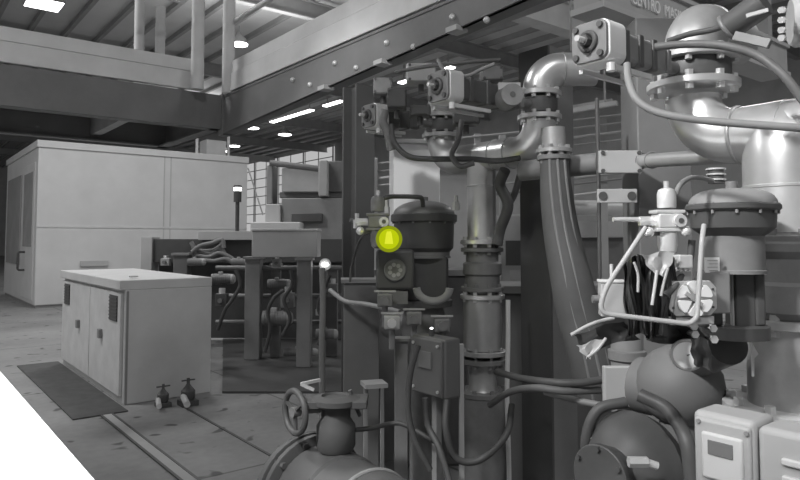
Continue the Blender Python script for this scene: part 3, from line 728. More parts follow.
# ------------------------------------------------------------------ diaphragm control valve, left (small, dark)
def dome_valve(axis, z, label, can, sp, m_d, m_b, low, ex=.62):
    """z: (dome top, rim top, rim bottom, can bottom, spring bottom, yoke bottom)"""
    o = thing('control_valve', label, 'valve', vert(axis, low))
    r = can
    hgt = z[0]-z[1]
    pr = [(r*.96,0)]+[(r*.95*max(0,math.cos(t))**ex, hgt*math.sin(t)**.9) for t in [i*PI/2/12 for i in range(13)]]
    MB().lathe(vert(axis,z[1]), Z, pr, 36).build('diaphragm_dome', M[m_d], o)
    MB().cyl(vert(axis,z[0]-.004), vert(axis,z[0]+.018), r*.13).build('air_boss', M[m_d], o)
    f = MB().lathe(vert(axis,z[2]), Z, [(r*.98,0),(r*1.02,.004),(r*1.02,z[1]-z[2]),(r*.98,z[1]-z[2]+.004)], 36).build('rim', M[m_b], o)
    for i in range(12):
        a = 2*PI*i/12; q = vert(axis,0)+V(math.cos(a),math.sin(a),0)*r*.955
        MB().cyl(vert(q,z[2]-.008), vert(q,z[1]+.006), r*.035, seg=6).build('bolt', M['machined'], f)
    MB().lathe(vert(axis,z[3]), Z, [(sp,0),(r*.9,.02),(r*.93,z[2]-z[3])], 36).build('lower_case', M[m_b], o)
    MB().lathe(vert(axis,z[4]), Z, [(sp*1.04,0),(sp*1.04,.008),(sp,.01),(sp,z[3]-z[4])], 32).build('spring_case', M[m_d], o)
    for s_ in (-1,1):
        MB().box(vert(axis,(z[4]+z[5])/2)+CR*s_*sp*.75, (sp*.35,sp*.7,z[4]-z[5]), -YAW).build('yoke_arm', M[m_b], o, bevel=.006)
    MB().cyl(vert(axis,z[5]), vert(axis,z[4]), sp*.16).build('stem', M['bright'], o)
    MB().cyl(vert(axis,z[5]-.03), vert(axis,z[5]), sp*1.1).build('bonnet_flange', M[m_b], o)
    return o
aL = P(424, 240, 3.3)
cvl = dome_valve(aL, (1.70,1.625,1.59,1.44,1.41,1.20), 'smaller dark domed control valve left of the steel riser', .165, .13, 'dome', 'black', .9, 1.0)
MB().lathe(vert(aL,.93), Z, [(.07,0),(.10,.05),(.12,.13),(.10,.22),(.08,.28)]).build('valve_body', M['dull'], cvl)
MB().box(vert(aL,1.31), (.22,.2,.22), -YAW).build('yoke_block', M['black'], cvl, bevel=.01)
MB().cyl(vert(aL,1.05)-Y*.02, vert(aL,1.05)+Y*.28, .075).build('inlet', M['dull'], cvl)
MB().tube(arc(P(433,288,3.0), -CR*.075+CF*.02, -Z*.06, 14, 0, PI), .018).build('pipe_bow', M['machined'], cvl)
MB().cyl(vert(aL,0), vert(aL,.94), .075).build('support_pipe', M['dull'], cvl)
q = P(395,270,3.05)
po = thing('valve_positioner', 'dark positioner box with round grey dial under the added yellow glow', 'positioner', q)
MB().box(q+CF*.06, (.18,.1,.19), -YAW).build('housing', M['black'], po, bevel=.015)
MB().cyl(q+CF*.02, q-CF*.004, .046).build('dial', M['dull'], po); MB().torus(q-CF*.0, CF, .046, .006).build('dial_ring', M['dull'], po)
for i in range(7):
    t = 2*PI*i/7; MB().cyl(q-CF*.009+(CR*math.cos(t)+Z*math.sin(t))*.025, q-CF*.003+(CR*math.cos(t)+Z*math.sin(t))*.025, .010, seg=10).build('dial_segment', M['machine'], po)
MB().box(q+CF*.06-CR*.0-Z*.13, (.12,.08,.06), -YAW).build('bracket', M['dull'], po)
def regulator(px, py, d, k, label, ms):
    """air filter regulator: cap, block with gauge port and nuts, bowl"""
    q = P(px, py, d); o = thing('filter_regulator', label, 'regulator', q)
    MB().lathe(q+Z*.030*k, Z, [(.020*k,0),(.021*k,.004*k),(.021*k,.032*k),(.018*k,.042*k),(.010*k,.046*k)]).build('cap', M[ms], o)
    MB().cyl(q+Z*.074*k, q+Z*.092*k, .006*k).build('cap_stud', M['bright'], o)
    MB().box(q, (.056*k,.05*k,.034*k), -YAW).build('block', M[ms], o, bevel=.004*k)
    for z_ in (.021, -.021): MB().box(q+Z*z_*k, (.066*k,.05*k,.008*k), -YAW).build('clamp_plate', M[ms], o, bevel=.002*k)
    MB().lathe(q-Z*.076*k, Z, [(.012*k,0),(.019*k,.006*k),(.022*k,.02*k),(.022*k,.05*k)]).build('bowl', M[ms], o)
    MB().cyl(q+CR*.018*k-CF*.024*k, q+CR*.018*k-CF*.034*k, .014*k).build('gauge_port', M['bright'], o)
    MB().cyl(q+CR*.018*k-CF*.034*k, q+CR*.018*k-CF*.036*k, .006*k).build('port_plug', M['black'], o)
    MB().cyl(q-CR*.028*k, q-CR*.064*k, .012*k, seg=6).build('inlet_nut', M['bright'], o)
    for a_, b_ in ((-.05,-.026),(.034,-.024)): MB().ball(q+CR*a_*k+Z*b_*k-CF*.02*k, .012*k).build('tube_nut', M['bright'], o)
    MB().bar(q-CR*.05*k-Z*.026*k, q+CR*.02*k-Z*.026*k, .016*k, .016*k).build('cross_tube', M['black'], o)
    return o
regulator(378, 222, 3.0, 1.6, 'dull filter regulator left of the smaller domed valve', 'dull')
cable([(379,208,3.0),(381,201,3.0),(388,197,3.0),(400,196.5,3.05),(418,197,3.1),(422,199,3.12),(423,206,3.15)], .011, 'black air tube arching onto the smaller dome', 'black', name='air_tube')
cable([(350,220,3.1),(360,222,3.1),(370,221,3.0)], .010, 'short dull air tube left of the dull filter regulator', 'dull', name='air_tube')
cable([(350,282,3.2),(352,265,3.2),(360,240,3.1),(370,232,3.0)], .006, 'thin wire curling below the dull filter regulator', 'black')
# added glowing yellow disc, standing in for an overlaid colour spot
q = P(389, 239, 2.92)
yl = thing('added_yellow_glow', 'added glowing yellow disc on the smaller valve', 'lamp', q)
MB().lathe(q+CF*.05, -CF, [(.03,0),(.045,.015),(.05,.04)]).build('collar', M['black'], yl)  # backing of the added glowing disc
MB().lathe(q+CF*.012, -CF, [(.060,0),(.060,.004),(.056,.012),(.046,.016)], 32).build('glow_rim', M['yellowr'], yl)
MB().lathe(q+CF*.012, -CF, [(.046,.010),(.045,.016),(.036,.022),(.016,.026)], 32).build('lens', M['yellow'], yl)  # face of the added glowing disc
MB().prism([(-.019,-.022),(.019,-.022),(.013,.022),(.009,.034),(-.009,.034),(-.013,.022)], q-CF*.016, CR, Z, CF, .008).build('glow_core', M['yellowc'], yl)
# bright small fittings of the left valve
for i, (px, py, d, m, lb) in enumerate(((357,224,3.05,'alu','small bright fitting lowest left of the dull filter regulator'),(386,211,3.0,'bright','bright elbow fitting beside the smaller dome'),(456,206,3.1,'alu','small pale fitting right of the smaller dome'))):
    q = P(px,py,d); o = thing('pipe_fitting', lb, 'fitting', q); MB().cyl(q-Z*.02, q+Z*.02, .018, seg=6).build('nut', M[m], o); MB().cyl(q+Z*.02, q+Z*.05, .01).build('nipple', M[m], o)

# ------------------------------------------------------------------ diaphragm control valve, right (large, near)
aR = P(733, 240, 1.62)
cvr = dome_valve(aR, (1.628,1.585,1.572,1.51,1.418,1.29), 'large grey domed control valve in front of the right riser', .106, .070, 'dome', 'black', .9)
for o_ in cvr.children:
    if o_.name.startswith('spring_case'): o_.data.materials[0] = M['cast']
    if o_.name.startswith('diaphragm_dome'): o_.data.materials[0] = M['machined']
q = P(712,265,1.548)
MB().box(q, (.036,.004,.036), -YAW+.1).build('data_plate', M['paper'], cvr)
for i in range(4): MB().box(q-CF*.003+Z*(.011-.008*i)+CR*(.002 if i%2 else 0), (.026-.004*(i%2),.001,.0006), -YAW+.1).build('printed_line', M['ink'], cvr)
MB().ball(P(680,385,1.95), .125, 1, 1, .95).build('valve_body', M['body'], cvr)
MB().cyl(P(700,358,1.86), P(728,345,1.68), .05).build('body_neck', M['black'], cvr)
MB().cyl(P(680,392,1.95)-Y*.02, P(680,392,1.95)+Y*.13, .085).build('inlet', M['body'], cvr)
MB().lathe(vert(P(680,385,1.95),0), Z, [(.08,0),(.08,.03),(.06,.05),(.06,1.02)]).build('support_pipe', M['dull'], cvr)
MB().box(P(740,300,1.63), (.05,.06,.15), -YAW).build('yoke_block', M['black'], cvr, bevel=.006)
MB().box(P(713,292,1.56), (.07,.03,.10), -YAW).build('mounting_plate', M['cast'], cvr, bevel=.004)
# positioner with white petal dial
q = P(690.5, 298, 1.47); U = (CR*.985+CF*.17).normalized(); N = -(CF*.985-CR*.17).normalized()
po = thing('valve_positioner', 'pale octagonal positioner with a white petal dial on the large domed valve', 'positioner', q)
w2, h2, k2 = .059, .039, .016
MB().prism([(-w2+k2,-h2),(w2-k2,-h2),(w2,-h2+k2),(w2,h2-k2),(w2-k2,h2),(-w2+k2,h2),(-w2,h2-k2),(-w2,-h2+k2)], q, U, Z, N, .02).build('face_plate', M['machine'], po, bevel=.002)
MB().frame(q-N*.05, U, Z, N, .105, .07, .08).build('housing', M['cast'], po, bevel=.006)
MB().cyl(q+N*.009, q+N*.013, .040).build('dial_back', M['machine'], po)
for i in range(6):
    t = 2*PI*(i+.5)/6
    if True:
        a0 = t-.46; a1 = t+.46
        pts = [(.010*math.cos(t), .010*math.sin(t))]+[(.043*math.cos(a0+(a1-a0)*j/8)*(1 if 0<j<8 else .9), .039*math.sin(a0+(a1-a0)*j/8)*(1 if 0<j<8 else .9)) for j in range(9)]
        MB().prism(pts, q+N*.016, U, Z, N, .006).build('dial_petal', M['bench'], po)
MB().frame(q+N*.021+U*(-.006), (U*.82-Z*.57).normalized(), (U*.57+Z*.82).normalized(), N, .048, .008, .004).build('pointer', M['machine'], po)
for a_, b_ in ((-.05,.02),(-.05,-.02),(.048,.02),(.048,-.02)): MB().cyl(q+U*a_+Z*b_+N*.009, q+U*a_+Z*b_+N*.0125, .0028, seg=10).build('screw', M['black'], po)
MB().frame(q-Z*.05-N*.02, U, Z, N, .11, .018, .05).build('bottom_bracket', M['machine'], po, bevel=.002)
MB().frame(q+Z*.055-U*.02-N*.02, U, Z, N, .06, .04, .03).build('top_bracket', M['machine'], po, bevel=.003)
MB().frame(q+Z*.082-U*.018-N*.0, U, Z, N, .034, .03, .03).build('air_block', M['alu'], po, bevel=.003)
for i in range(4): MB().ball(q+Z*.064-U*(.034-.011*i)+N*.0, .0045).build('air_port', M['bright'], po)
regulator(667, 221, 1.5, 1.0, 'bright aluminium filter regulator left of the large domed valve', 'alu')
cable([(613,219.5,1.5),(630,219.5,1.5),(645,219.5,1.5)], .0058, 'bright straight air tube left of the aluminium filter regulator', 'bright', name='air_tube')
cable([(676,195,1.5),(680,185,1.5),(690,178,1.52),(702,178,1.56),(712,181,1.6)], .006, 'grey air tube bending from the aluminium regulator to the large dome', 'cast', name='air_tube')
cable([(692,240,1.5),(690,258,1.5),(684,270,1.49),(676,284,1.46),(665,296,1.45)], .008, 'dark hose dropping from regulator behind the guard rod', 'rubber', name='hose')
for i, (y_, w_) in enumerate(((166,17),(171,22),(176,24))):
    pass
q = P(716,176,1.7)
o = thing('solenoid', 'small dark solenoid with bright rings above the large dome', 'solenoid', q)
MB().cyl(q-Z*.02, q+Z*.02, .02).build('coil', M['black'], o)
for z_ in (-.012, .002, .016): MB().lathe(q+Z*z_, Z, [(.024,0),(.024,.004)]).build('ring', M['alu'], o)
# bent guard rod
rod = rounded([P(646,227,1.42), P(605,289,1.42), P(599,313,1.42), P(689,324,1.40), P(697,318,1.40), P(702,240,1.42), P(704,225,1.44)], .03, 8)
tag(MB().tube(rod, .0055, 12).build('guard_rod', M['pale']), 'bent pale metal rod looping round the positioner', 'rod')
q = P(612, 299, 1.50)
o = thing('junction_box', 'small pale junction box inside the guard rod corner', 'box', q)
MB().box(q, (.056,.05,.078), -YAW-.15).build('housing', M['pale'], o, bevel=.004); MB().box(q+Z*.041, (.06,.054,.006), -YAW-.15).build('lid', M['white'], o, bevel=.002)
MB().cyl(q-CR*.028, q-CR*.045, .009).build('cable_gland', M['dull'], o); MB().cyl(q+Z*.04, q+Z*.08, .004).build('stud', M['alu'], o)
# black plastic film wrapped over the actuator linkage
def sheet(px, d, name, label, m, cat, th=.003, amp=.012, nu=18, nv=18):
    """px: four image corners (tl,tr,br,bl) of a crumpled film at distance d; folds run down the sheet"""
    vs = []; fs = []
    rnd = [random.uniform(-1,1) for _ in range(nu+1)]
    for side in (0,1):
        for i in range(nu+1):
            for j in range(nv+1):
                u = i/nu; v = j/nv
                x = (px[0][0]*(1-u)+px[1][0]*u)*(1-v)+(px[3][0]*(1-u)+px[2][0]*u)*v
                y = (px[0][1]*(1-u)+px[1][1]*u)*(1-v)+(px[3][1]*(1-u)+px[2][1]*u)*v
                dd = d+amp*(rnd[i]*(.3+.7*v)+.6*math.sin(5*v+7*u)+1.0*math.sin(11*u+2*v))+side*th
                vs.append(P(x+1.5*math.sin(9*v+4*u), y+1.5*math.sin(8*u), dd))
    n = (nu+1)*(nv+1); w = nv+1
    for i in range(nu):
        for j in range(nv):
            a = i*w+j; fs.append((a,a+1,a+w+1,a+w)); fs.append((n+a,n+a+w,n+a+w+1,n+a+1))
    edge = [(i*w, (i+1)*w) for i in range(nu)]+[((i+1)*w+nv, i*w+nv) for i in range(nu)]+[(j+1, j) for j in range(nv)]+[(nu*w+j, nu*w+j+1) for j in range(nv)]
    for a, b in edge: fs.append((a,b,n+b,n+a))
    return MB().add(vs, fs), label, cat, m, name
def film(px, d, label, m, par=None, nm='plastic_wrap', **k):
    b, lb, ct, mm, n_ = sheet(px, d, nm, label, m, 'plastic sheet', **k)
    if par: return b.build(n_, M[mm], par)
    return b
q = P(650, 290, 1.55)
wr = thing('plastic_wrap', 'crumpled black plastic film wrapped round the linkage inside the guard rod', 'plastic sheet', q)
film([(622,262),(640,254),(652,335),(627,335)], 1.455, '', 'bag', wr, 'left_fold', amp=.010)
film([(637,254),(672,254),(668,335),(645,338)], 1.455, '', 'bag', wr, 'middle_fold', amp=.008)
film([(662,258),(676,256),(676,320),(664,330)], 1.46, '', 'bag', wr, 'right_fold', amp=.006)
film([(640,254),(676,251),(664,276),(655,276)], 1.435, '', 'bagl', wr, 'sheen_flap', amp=.003, nu=8, nv=8)  # sheen on the flap put in as a paler film colour
MB().tube(spline([P(657,270,1.42),P(655,285,1.42),P(652,305,1.42)]), .0035).build('crease_glint', M['alu'], wr)  # pale rods drawn as glints along the film creases
MB().tube(spline([P(668,268,1.42),P(664,282,1.42),P(661,296,1.42)]), .003).build('crease_glint', M['machine'], wr)
MB().tube(spline([P(634,262,1.42),P(638,275,1.42),P(638,292,1.42)]), .003).build('crease_glint', M['machine'], wr)
q = P(600, 340, 1.5)
wr2 = thing('plastic_tail', 'loose black plastic tail with pale edges hanging left below the guard rod', 'plastic sheet', q)
film([(573,334),(625,320),(640,338),(586,352)], 1.5, '', 'bag', wr2, 'dark_fold', amp=.006, nu=10, nv=8)
film([(640,322),(700,326),(712,350),(646,340)], 1.52, '', 'bag', wr2, 'dark_fold', amp=.008, nu=10, nv=8)
film([(576,345),(604,338),(590,358),(586,358)], 1.47, '', 'bagl', wr2, 'pale_flap', amp=.002, nu=6, nv=6)
MB().tube(spline([P(571,335,1.46),P(585,327,1.46),P(600,321,1.46),P(614,318,1.46)]), .004).build('pale_edge', M['pale'], wr2)
MB().tube(spline([P(606,338,1.46),P(598,349,1.46),P(588,357,1.46)]), .0035).build('pale_edge', M['pale'], wr2)
# pressure gauge and bright bolts under the positioner
q = P(687, 355, 1.5)
g = thing('pressure_gauge', 'small round white pressure gauge under the petal dial', 'gauge', q)
gn = -(CF*.9+CR*.42).normalized()
MB().cyl(q-gn*.025, q, .034).build('case', M['black'], g); MB().torus(q, gn, .033, .004).build('bezel', M['pale'], g)
MB().cyl(q, q+gn*.002, .030).build('dial', M['paper'], g); MB().tube([q-gn*.02, q-gn*.035, P(690,340,1.53), P(692,322,1.53)], .006).build('stem', M['dull'], g); MB().bar(q+gn*.004, q+gn*.004+CR*.02+Z*.004, .0015, .002).build('needle', M['ink'], g)
film([(690,338),(708,338),(714,372),(693,364)], 1.455, '', 'bag', g, 'torn_cover', amp=.003, nu=6, nv=6)
for (px, py), lb in zip(((693,326),(712,328),(694,334),(713,339)), ('upper left of four bright bolts under the petal dial', 'upper right of four bright bolts under the petal dial', 'lower left of four bright bolts under the petal dial', 'lower right of four bright bolts under the petal dial')):
    q = P(px,py,1.50); o = thing('hex_bolt', lb, 'bolt', q, 'bolts under the positioner')
    MB().cyl(q-CF*.008, q+CF*.0, .0095, seg=6).build('head', M['bright'], o); MB().cyl(q, q+CF*.06, .006).build('shank', M['dull'], o)
q = P(627,350,2.3)
sp_ = thing('standpipe', 'short grey standpipe with a ring and square plate below the plastic tail', 'pipe', vert(q,0))
MB().cyl(vert(q,0), vert(q,1.18), .055).build('pipe', M['cast'], sp_); MB().lathe(vert(q,zat(360,2.3)), Z, [(.06,0),(.065,.004),(.065,.034),(.058,.038)]).build('ring', M['dull'], sp_)
MB().box(P(618,386,2.2), (.097,.03,.13), -YAW).build('plate', M['machine'], sp_, bevel=.003)

# hoses on the big actuator at upper right
cable([(627,64,1.5),(629,82,1.48),(638,101,1.45),(660,113,1.42),(700,120,1.38),(745,124,1.34),(800,128,1.30),(830,130,1.3)], .0085, 'thick grey hose curving from the square actuator cap across the bright tee', 'cast', name='hose')
cable([(655,47,1.62),(690,44,1.58),(725,46,1.52),(758,56,1.48),(784,76,1.44),(806,104,1.42)], .010, 'dark hose arching over the big flange pair at upper right', 'cable', name='hose')
cable([(668,41,1.75),(690,34,1.7),(715,29,1.65),(735,20,1.6)], .008, 'dark cable crossing the large shiny bend', 'rubber')
# partly seen valve at the top right corner
q = P(790, 22, 1.45)
o = thing('butterfly_valve', 'partly seen pale actuator with bright bolts in the top right corner', 'valve', q)
MB().lathe(q+CR*.0, (CR*.8-CF*.3), [(.05,0),(.058,.01),(.058,.16),(.05,.17)]).build('actuator_body', M['pale'], o)
for y_ in (10, 20, 30, 38): MB().cyl(P(783,y_,1.39), P(781,y_,1.37), .0075, seg=6).build('bolt', M['bright'], o)
MB().cyl(P(728,28,1.62), P(765,2,1.55), .034).build('end_housing', M['black'], o); MB().torus(P(728,28,1.62), P(765,2,1.55)-P(728,28,1.62), .033, .006).build('collar', M['dull'], o)
MB().bar(P(746,16,1.5), P(768,10,1.48), .008,.008).build('air_pipe', M['bright'], o); MB().bar(P(735,36,1.55), P(770,44,1.5), .02,.02).build('bracket', M['dull'], o)

# ------------------------------------------------------------------ flow transmitter at the lower right
p0 = P(692, 409, 1.30)
tr = thing('flow_transmitter', 'pale flow transmitter box with small grey display at the lower right corner', 'transmitter', p0-Z*.2)
def tb_(ya, yb, za, zb, xa, xb, name, m, bev=.004, par=None):
    return MB().span((p0.x+xa, p0.y-yb, p0.z+za), (p0.x+xb, p0.y-ya, p0.z+zb)).build(name, M[m], par or tr, bevel=bev)
tb_(0,.118,-.26,0,0,.09,'housing','pale',.012)
tb_(.123,.33,-.26,-.004,-.005,.085,'terminal_cover','pale',.012)
tb_(.006,.112,-.25,-.012,-.006,.01,'front_lid','pale',.006)
tb_(.022,.100,-.122,-.035,-.012,.0,'display_bezel','white',.005)
tb_(.036,.083,-.075,-.048,-.014,-.006,'display','lcd',.001)
for a_, b_ in ((.016,-.018),(.106,-.022)):
    MB().cyl((p0.x-.006,p0.y-a_,p0.z+b_), (p0.x-.010,p0.y-a_,p0.z+b_), .0042, seg=12).build('screw', M['machined'], tr)
for i in range(5): tb_(.165,.30,-.05-.03*i-.012,-.05-.03*i,-.012,0,'cover_rib','white',.003)
MB().cyl((p0.x+.06,p0.y-.1,p0.z-.26), (p0.x+.06,p0.y-.1,0), .03).build('mounting_post', M['dull'], tr)

# ------------------------------------------------------------------ low things in front, from left to right
bx0 = 1.45; bz = .43
bp = thing('main_pipe', 'big dark flanged pipe lying low at the bottom edge', 'pipe', (bx0,1.8,0))
MB().cyl((bx0,2.2,bz), (bx0,1.25,bz), .205, seg=36).build('pipe', M['low'], bp)
MB().lathe((bx0,2.2,bz), Y, [(.205,0),(.215,.01),(.215,.18),(.205,.2)], 36).build('collar', M['low'], bp)
MB().torus((bx0,2.02,bz), Y, .205, .010, 40).build('weld_bead', M['machined'], bp)
flange(bp, (bx0,2.42,bz), Y, .245, .03, M['low'], 12, .014); flange(bp, (bx0,2.47,bz), Y, .245, .03, M['rubber'], 12, .014)
MB().lathe((bx0,2.48,bz), Y, [(.22,0),(.22,.05),(.19,.09),(.12,.12),(.01,.13)], 36).build('end_cap', M['rubber'], bp)
for y_ in (2.3, 1.4): MB().box((bx0,y_,.12), (.34,.08,.24)).build('saddle', M['steel'], bp)
q = P(336, 408, 2.70)
gv = thing('gate_valve', 'dark gate valve with a spoked handwheel above the low pipe', 'valve', vert(q,.6))
MB().lathe(vert(q,.645), Z, [(.07,0),(.08,.02),(.08,.10),(.06,.13),(.06,.18),(.10,.19),(.10,.21),(.06,.22),(.05,.20)]).build('body', M['column'], gv)
MB().box(vert(q,.84), (.26,.14,.03), -YAW).build('yoke_plate', M['column'], gv, bevel=.004)
hc = P(295, 412, 2.68); ha = (P(332,409,2.74)-hc); hn = (CR*.78+CF*.62).normalized()
MB().torus(hc, hn, .083, .013, 40, 12).build('handwheel_rim', M['rubber'], gv)
hu, hv, _ = basis(hn)
for i in range(3):
    t = 2*PI*i/3+.4; MB().bar(hc, hc+(hu*math.cos(t)+hv*math.sin(t))*.08, .016, .010).build('spoke', M['rubber'], gv)
MB().cyl(hc-hn*.015, hc+hn*.02, .02).build('hub', M['dull'], gv); MB().cyl(hc, hc+ha, .011).build('stem', M['dull'], gv)
MB().bar(P(301,384,2.75), P(320,380,2.8), .012, .012).build('position_bar', M['pale'], gv); MB().bar(P(301,384,2.75), P(314,390,2.75), .012,.012).build('position_bar', M['machine'], gv)
cable([(360,416,2.72),(352,398,2.72),(350,390,2.72)], .008, 'thin rod right of the dark gate valve', 'low', name='rod')
# dark plate on the floor
a_ = P(252,400,3.95); 
tag(MB().prism([(0,0),(.62,.55),(.95,.45),(.9,.1),(.5,.02)], V(a_.x,a_.y,.02), CR, CF, Z, .03).build('floor_plate', M['black'], smooth=False), 'dark pointed sheet lying on the floor behind the handwheel', 'sheet')
q = P(374, 384, 3.2)
st = thing('small_stand', 'small low stand with a pale top plate beside the black column', 'stand', vert(q,0))
MB().box(vert(q,q.z), (.11,.11,.02), -YAW+.3).build('top_plate', M['machine'], st)
for a_ in (-1,1):
    for b_ in (-1,1): MB().box(vert(q,(q.z-.01)/2)+CR*.04*a_+CF*.04*b_, (.015,.015,q.z-.01), -YAW+.3).build('leg', M['machined'], st)
q = P(401, 340, 3.12)
o = thing('support_post', 'slim grey support post left of the dark junction box', 'post', vert(q,0))
MB().box(vert(q,q.z/2), (.062,.06,q.z), -YAW).build('shaft', M['cast'], o, bevel=.004); MB().box(vert(q,q.z+.006), (.09,.09,.012), -YAW).build('cap_plate', M['machined'], o); MB().box(vert(q,.006), (.14,.14,.012), -YAW).build('foot_plate', M['machined'], o)
q = P(361, 282, 3.62)
o = thing('pedestal', 'squat grey pedestal just right of the black column', 'pedestal', vert(q,0))
MB().box(vert(q,q.z/2), (.19,.16,q.z), -YAW+.1).build('body', M['columnlit'], o, bevel=.006); MB().box(vert(q,q.z+.01), (.22,.19,.02), -YAW+.1).build('top', M['machined'], o)
q = P(445, 340, 2.75)
jb = thing('junction_box', 'dark junction box with lighter lid on the left of the riser', 'box', vert(q,q.z-.25))
MB().span((q.x,q.y,q.z-.25), (q.x+.09,q.y+.22,q.z)).build('housing', M['body'], jb, bevel=.01)
MB().span((q.x-.014,q.y+.008,q.z-.243), (q.x,q.y+.212,q.z-.007)).build('door', M['body'], jb, bevel=.006)
MB().span((q.x-.02,q.y+.07,q.z-.13), (q.x-.012,q.y+.15,q.z-.06)).build('label_plate', M['cast'], jb)
for a_ in (.03,.19):
    for b_ in (-.03,-.22): MB().cyl((q.x-.02,q.y+a_,q.z+b_), (q.x-.012,q.y+a_,q.z+b_), .007, seg=8).build('screw', M['alu'], jb)
MB().span((q.x+.03,q.y+.09,0), (q.x+.06,q.y+.12,q.z-.25)).build('mounting_post', M['machined'], jb)
q = P(461, 345, 2.85)
o = thing('cable_duct', 'pale upright duct strip between junction box and riser', 'duct', vert(q,.0))
MB().box(vert(q,.55), (.022,.03,1.0), -YAW).build('cover', M['machine'], o, bevel=.002); MB().box(vert(q,.05), (.05,.05,.1), -YAW).build('foot', M['machined'], o)
# small valve group under the positioner of the left valve
for i, (px, py, d, lb, m) in enumerate(((392,322,2.95,'small manifold valve with a pale face below the dark positioner','machine'),(414,318,3.0,'second manifold valve, right of the pale faced one','cast'),(442,325,2.95,'round manifold valve left of the riser middle pipe','dull'),(385,300,3.0,'flat manifold valve just under the dark positioner','dull'))):
    q = P(px,py,d); o = thing('manifold_valve', lb, 'valve', q, 'manifold valves left of the riser')
    MB().box(q, (.07,.06,.06), -YAW).build('body', M[m], o, bevel=.006); MB().cyl(q-CF*.03, q-CF*.06, .02).build('port', M['alu'] if i==0 else M['dull'], o)
    MB().cyl(q-Z*.03, q-Z*.12, .014).build('tail_pipe', M['cast'], o); MB().bar(q+Z*.04-CR*.05, q+Z*.04+CR*.05, .012,.008).build('lever', M['machine'], o)
q = P(445, 340, 2.75)+V(.03,.12,.034)
il = thing('indicator_lamp', 'tiny bright indicator light on top of the dark junction box', 'lamp', q)
MB().ball(q, .005, 1.4,1.4,.8).build('lens', M['lampw'], il); MB().cyl(q-Z*.035, q-Z*.004, .012).build('base', M['black'], il)
# hoses low between the risers
cable([(497,372,2.85),(520,378,2.6),(548,382,2.4),(580,383,2.36),(612,378,2.4)], .014, 'upper dark hose running right from the riser past the tall column', 'rubber', name='hose')
cable([(490,405,2.85),(510,392,2.65),(535,388,2.42),(565,391,2.36),(600,390,2.4)], .014, 'lower dark hose bending out of the riser foot', 'cable', name='hose')
cable([(545,392,2.5),(575,400,2.4),(600,405,2.35),(628,411,2.3)], .012, 'straight pale rod slanting down right of the tall column', 'cast', name='rod')
cable([(447,400,2.75),(446,430,2.7),(456,458,2.7),(480,460,2.7),(506,435,2.7),(512,405,2.8)], .014, 'dark cable hanging in a loop in front of the riser foot', 'rubber')
cable([(418,345,2.65),(410,375,2.65),(408,410,2.65),(415,440,2.65),(430,470,2.65)], .013, 'dark cable hanging down left of the junction box', 'rubber')
cable([(425,398,2.7),(428,425,2.7),(440,450,2.65),(452,490,2.6)], .013, 'dark cable dropping below the junction box', 'low')
cable([(352,430,2.75),(372,428,2.75),(390,424,2.8),(405,425,2.8),(440,445,2.75)], .010, 'thin grey tube running from the gate valve to the riser foot', 'rubber', name='air_tube')
cable([(640,395,1.75),(668,410,1.7),(686,440,1.62),(692,480,1.6)], .018, 'thick dark hose curving down left of the transmitter', 'rubber', name='hose')
cable([(590,478,1.95),(586,440,1.95),(598,410,1.95),(626,402,1.95)], .016, 'dark hose arching left of the low pump', 'rubber', name='hose')
q = P(622, 468, 1.88)
pu = thing('pump', 'dark rounded pump casing low between tall column and transmitter', 'pump', vert(q,0))
MB().lathe(q+X*.14, -X, [(.08,0),(.13,.03),(.15,.08),(.13,.14),(.10,.17),(.07,.19),(.07,.24)], 32).build('casing', M['low'], pu)
flange(pu, q-X*.10, X, .085, .02, M['low'], 6, .007)
MB().box(vert(q,.1), (.18,.2,.2), -YAW).build('base', M['steel'], pu)
MB().box(vert(q,(q.z+.1)/2), (.1,.2,q.z-.15), -YAW).build('pedestal', M['steel'], pu)
for i, (px, py, d, lb) in enumerate(((594,437,1.95,'pale fitting lowest left of the pump casing'),(607,447,1.9,'second pale fitting, close beside the lowest left one'),(638,462,1.72,'pale angled fitting on the front of the pump casing'))):
    q = P(px,py,d); o = thing('pipe_fitting', lb, 'fitting', q); MB().cyl(q-CR*.025, q+CR*.025, .014, seg=6).build('nut', M['machine'], o); MB().cyl(q+CR*.02, q+CR*.05-Z*.01, .010).build('nipple', M['alu'], o)

# ------------------------------------------------------------------ light and camera
def area(name, loc, size, power, rot=(0,0,0), sy=None):
    l = bpy.data.lights.new(name, 'AREA'); l.energy = power; l.size = size
    if sy: l.shape = 'RECTANGLE'; l.size_y = sy
    o = bpy.data.objects.new(name, l); C.objects.link(o); o.location = loc; o.rotation_euler = rot; return o
area('hall_light', (-1.5,8.5,7.6), 1.6, 333)
area('hall_light', (-6,13,7.6), 1.6, 259)
area('hall_light', (4,12,7.6), 1.6, 222)
area('hall_light', (12,22,7.6), 2, 555)
area('hall_light', (-3,-3,7.6), 1.6, 333)
area('hall_light', (14,6,7.6), 2, 296)
for i, (ux, uy, e) in enumerate(((-3,12,260),(8,16,260),(12,32,420),(8,6,160))): area('added_roof_fill', (ux,uy,6.6), 2.5, e*.36, (PI,0,0))  # added upward lights to brighten the roof panels, without fixtures
s3 = bpy.data.lights.new('added_spot_light','SPOT'); s3.energy = 900; s3.spot_size = math.radians(13); s3.spot_blend = .6; s3.shadow_soft_size = .15  # added spot brightening the pale cabinet, without a fixture
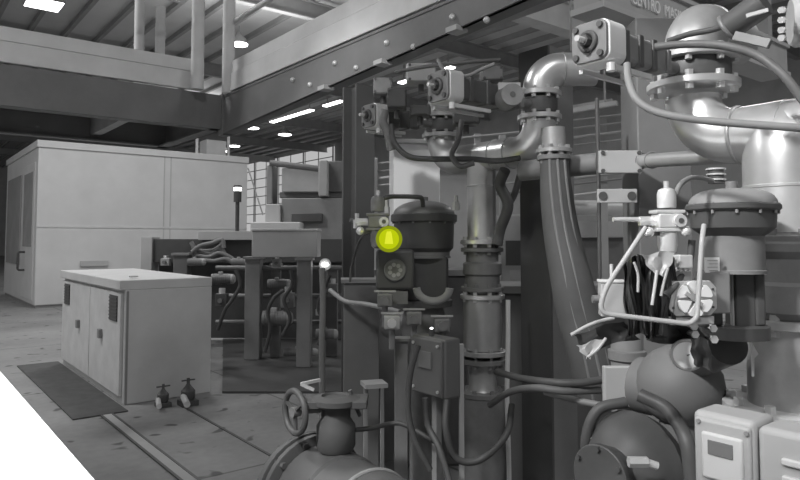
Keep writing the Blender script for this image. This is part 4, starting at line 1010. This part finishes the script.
s3o = bpy.data.objects.new('added_spot_light', s3); C.objects.link(s3o); s3o.location = (-3.0,.4,4.6); s3o.rotation_euler = (Vector((3.2,4.0,1.75))-s3o.location).to_track_quat('-Z','Y').to_euler()
area('hall_light', (7,-2.5,7.6), 1.6, 220)  # added to brighten the pale cabinet and the dark zone behind the pipes
s2 = bpy.data.lights.new('added_spot_light','SPOT'); s2.energy = 1500; s2.spot_size = math.radians(26); s2.spot_blend = .7; s2.shadow_soft_size = .22  # added unseen spot for the right riser's highlights from the left
s2o = bpy.data.objects.new('added_spot_light', s2); C.objects.link(s2o); s2o.location = (-3.0,1.0,4.9); s2o.rotation_euler = (Vector((1.85,.72,1.85))-s2o.location).to_track_quat('-Z','Y').to_euler()
ly = bpy.data.lights.new('added_glow_light','POINT'); ly.energy = .2; ly.color = (.9,1,.05); ly.shadow_soft_size = .03  # added yellow light around the glowing disc
lo = bpy.data.objects.new('added_glow_light', ly); C.objects.link(lo); lo.location = P(389,239,2.84)
sp = bpy.data.lights.new('added_bench_spot', 'SPOT'); sp.energy = 420; sp.spot_size = math.radians(75); sp.spot_blend = .3; sp.shadow_soft_size = .15  # added unseen spot that turns the bench top white
so = bpy.data.objects.new('added_bench_spot', sp); C.objects.link(so); so.location = (-.75,1.9,3.0)
so.rotation_euler = (Vector((-.25,1.9,1.0))-so.location).to_track_quat('-Z','Y').to_euler()

w = bpy.data.worlds.new('World'); bpy.context.scene.world = w; w.use_nodes = True
w.node_tree.nodes['Background'].inputs['Color'].default_value = (1,1,1,1)
w.node_tree.nodes['Background'].inputs['Strength'].default_value = .24

cd = bpy.data.cameras.new('camera'); co = bpy.data.objects.new('camera', cd); C.objects.link(co)
co.location = (0,0,H); co.rotation_euler = (PI/2+PITCH, 0, -YAW)
cd.sensor_width = 36; cd.lens = 36*F/800; cd.shift_y = -(240-CY)/800; cd.clip_start = .05; cd.clip_end = 300
sc = bpy.context.scene; sc.camera = co
sc.view_settings.view_transform = 'Standard'; sc.view_settings.look = 'None'; sc.view_settings.exposure = 0; sc.view_settings.gamma = 1
sc.view_settings.use_curve_mapping = False
sc.cycles.use_denoising = True
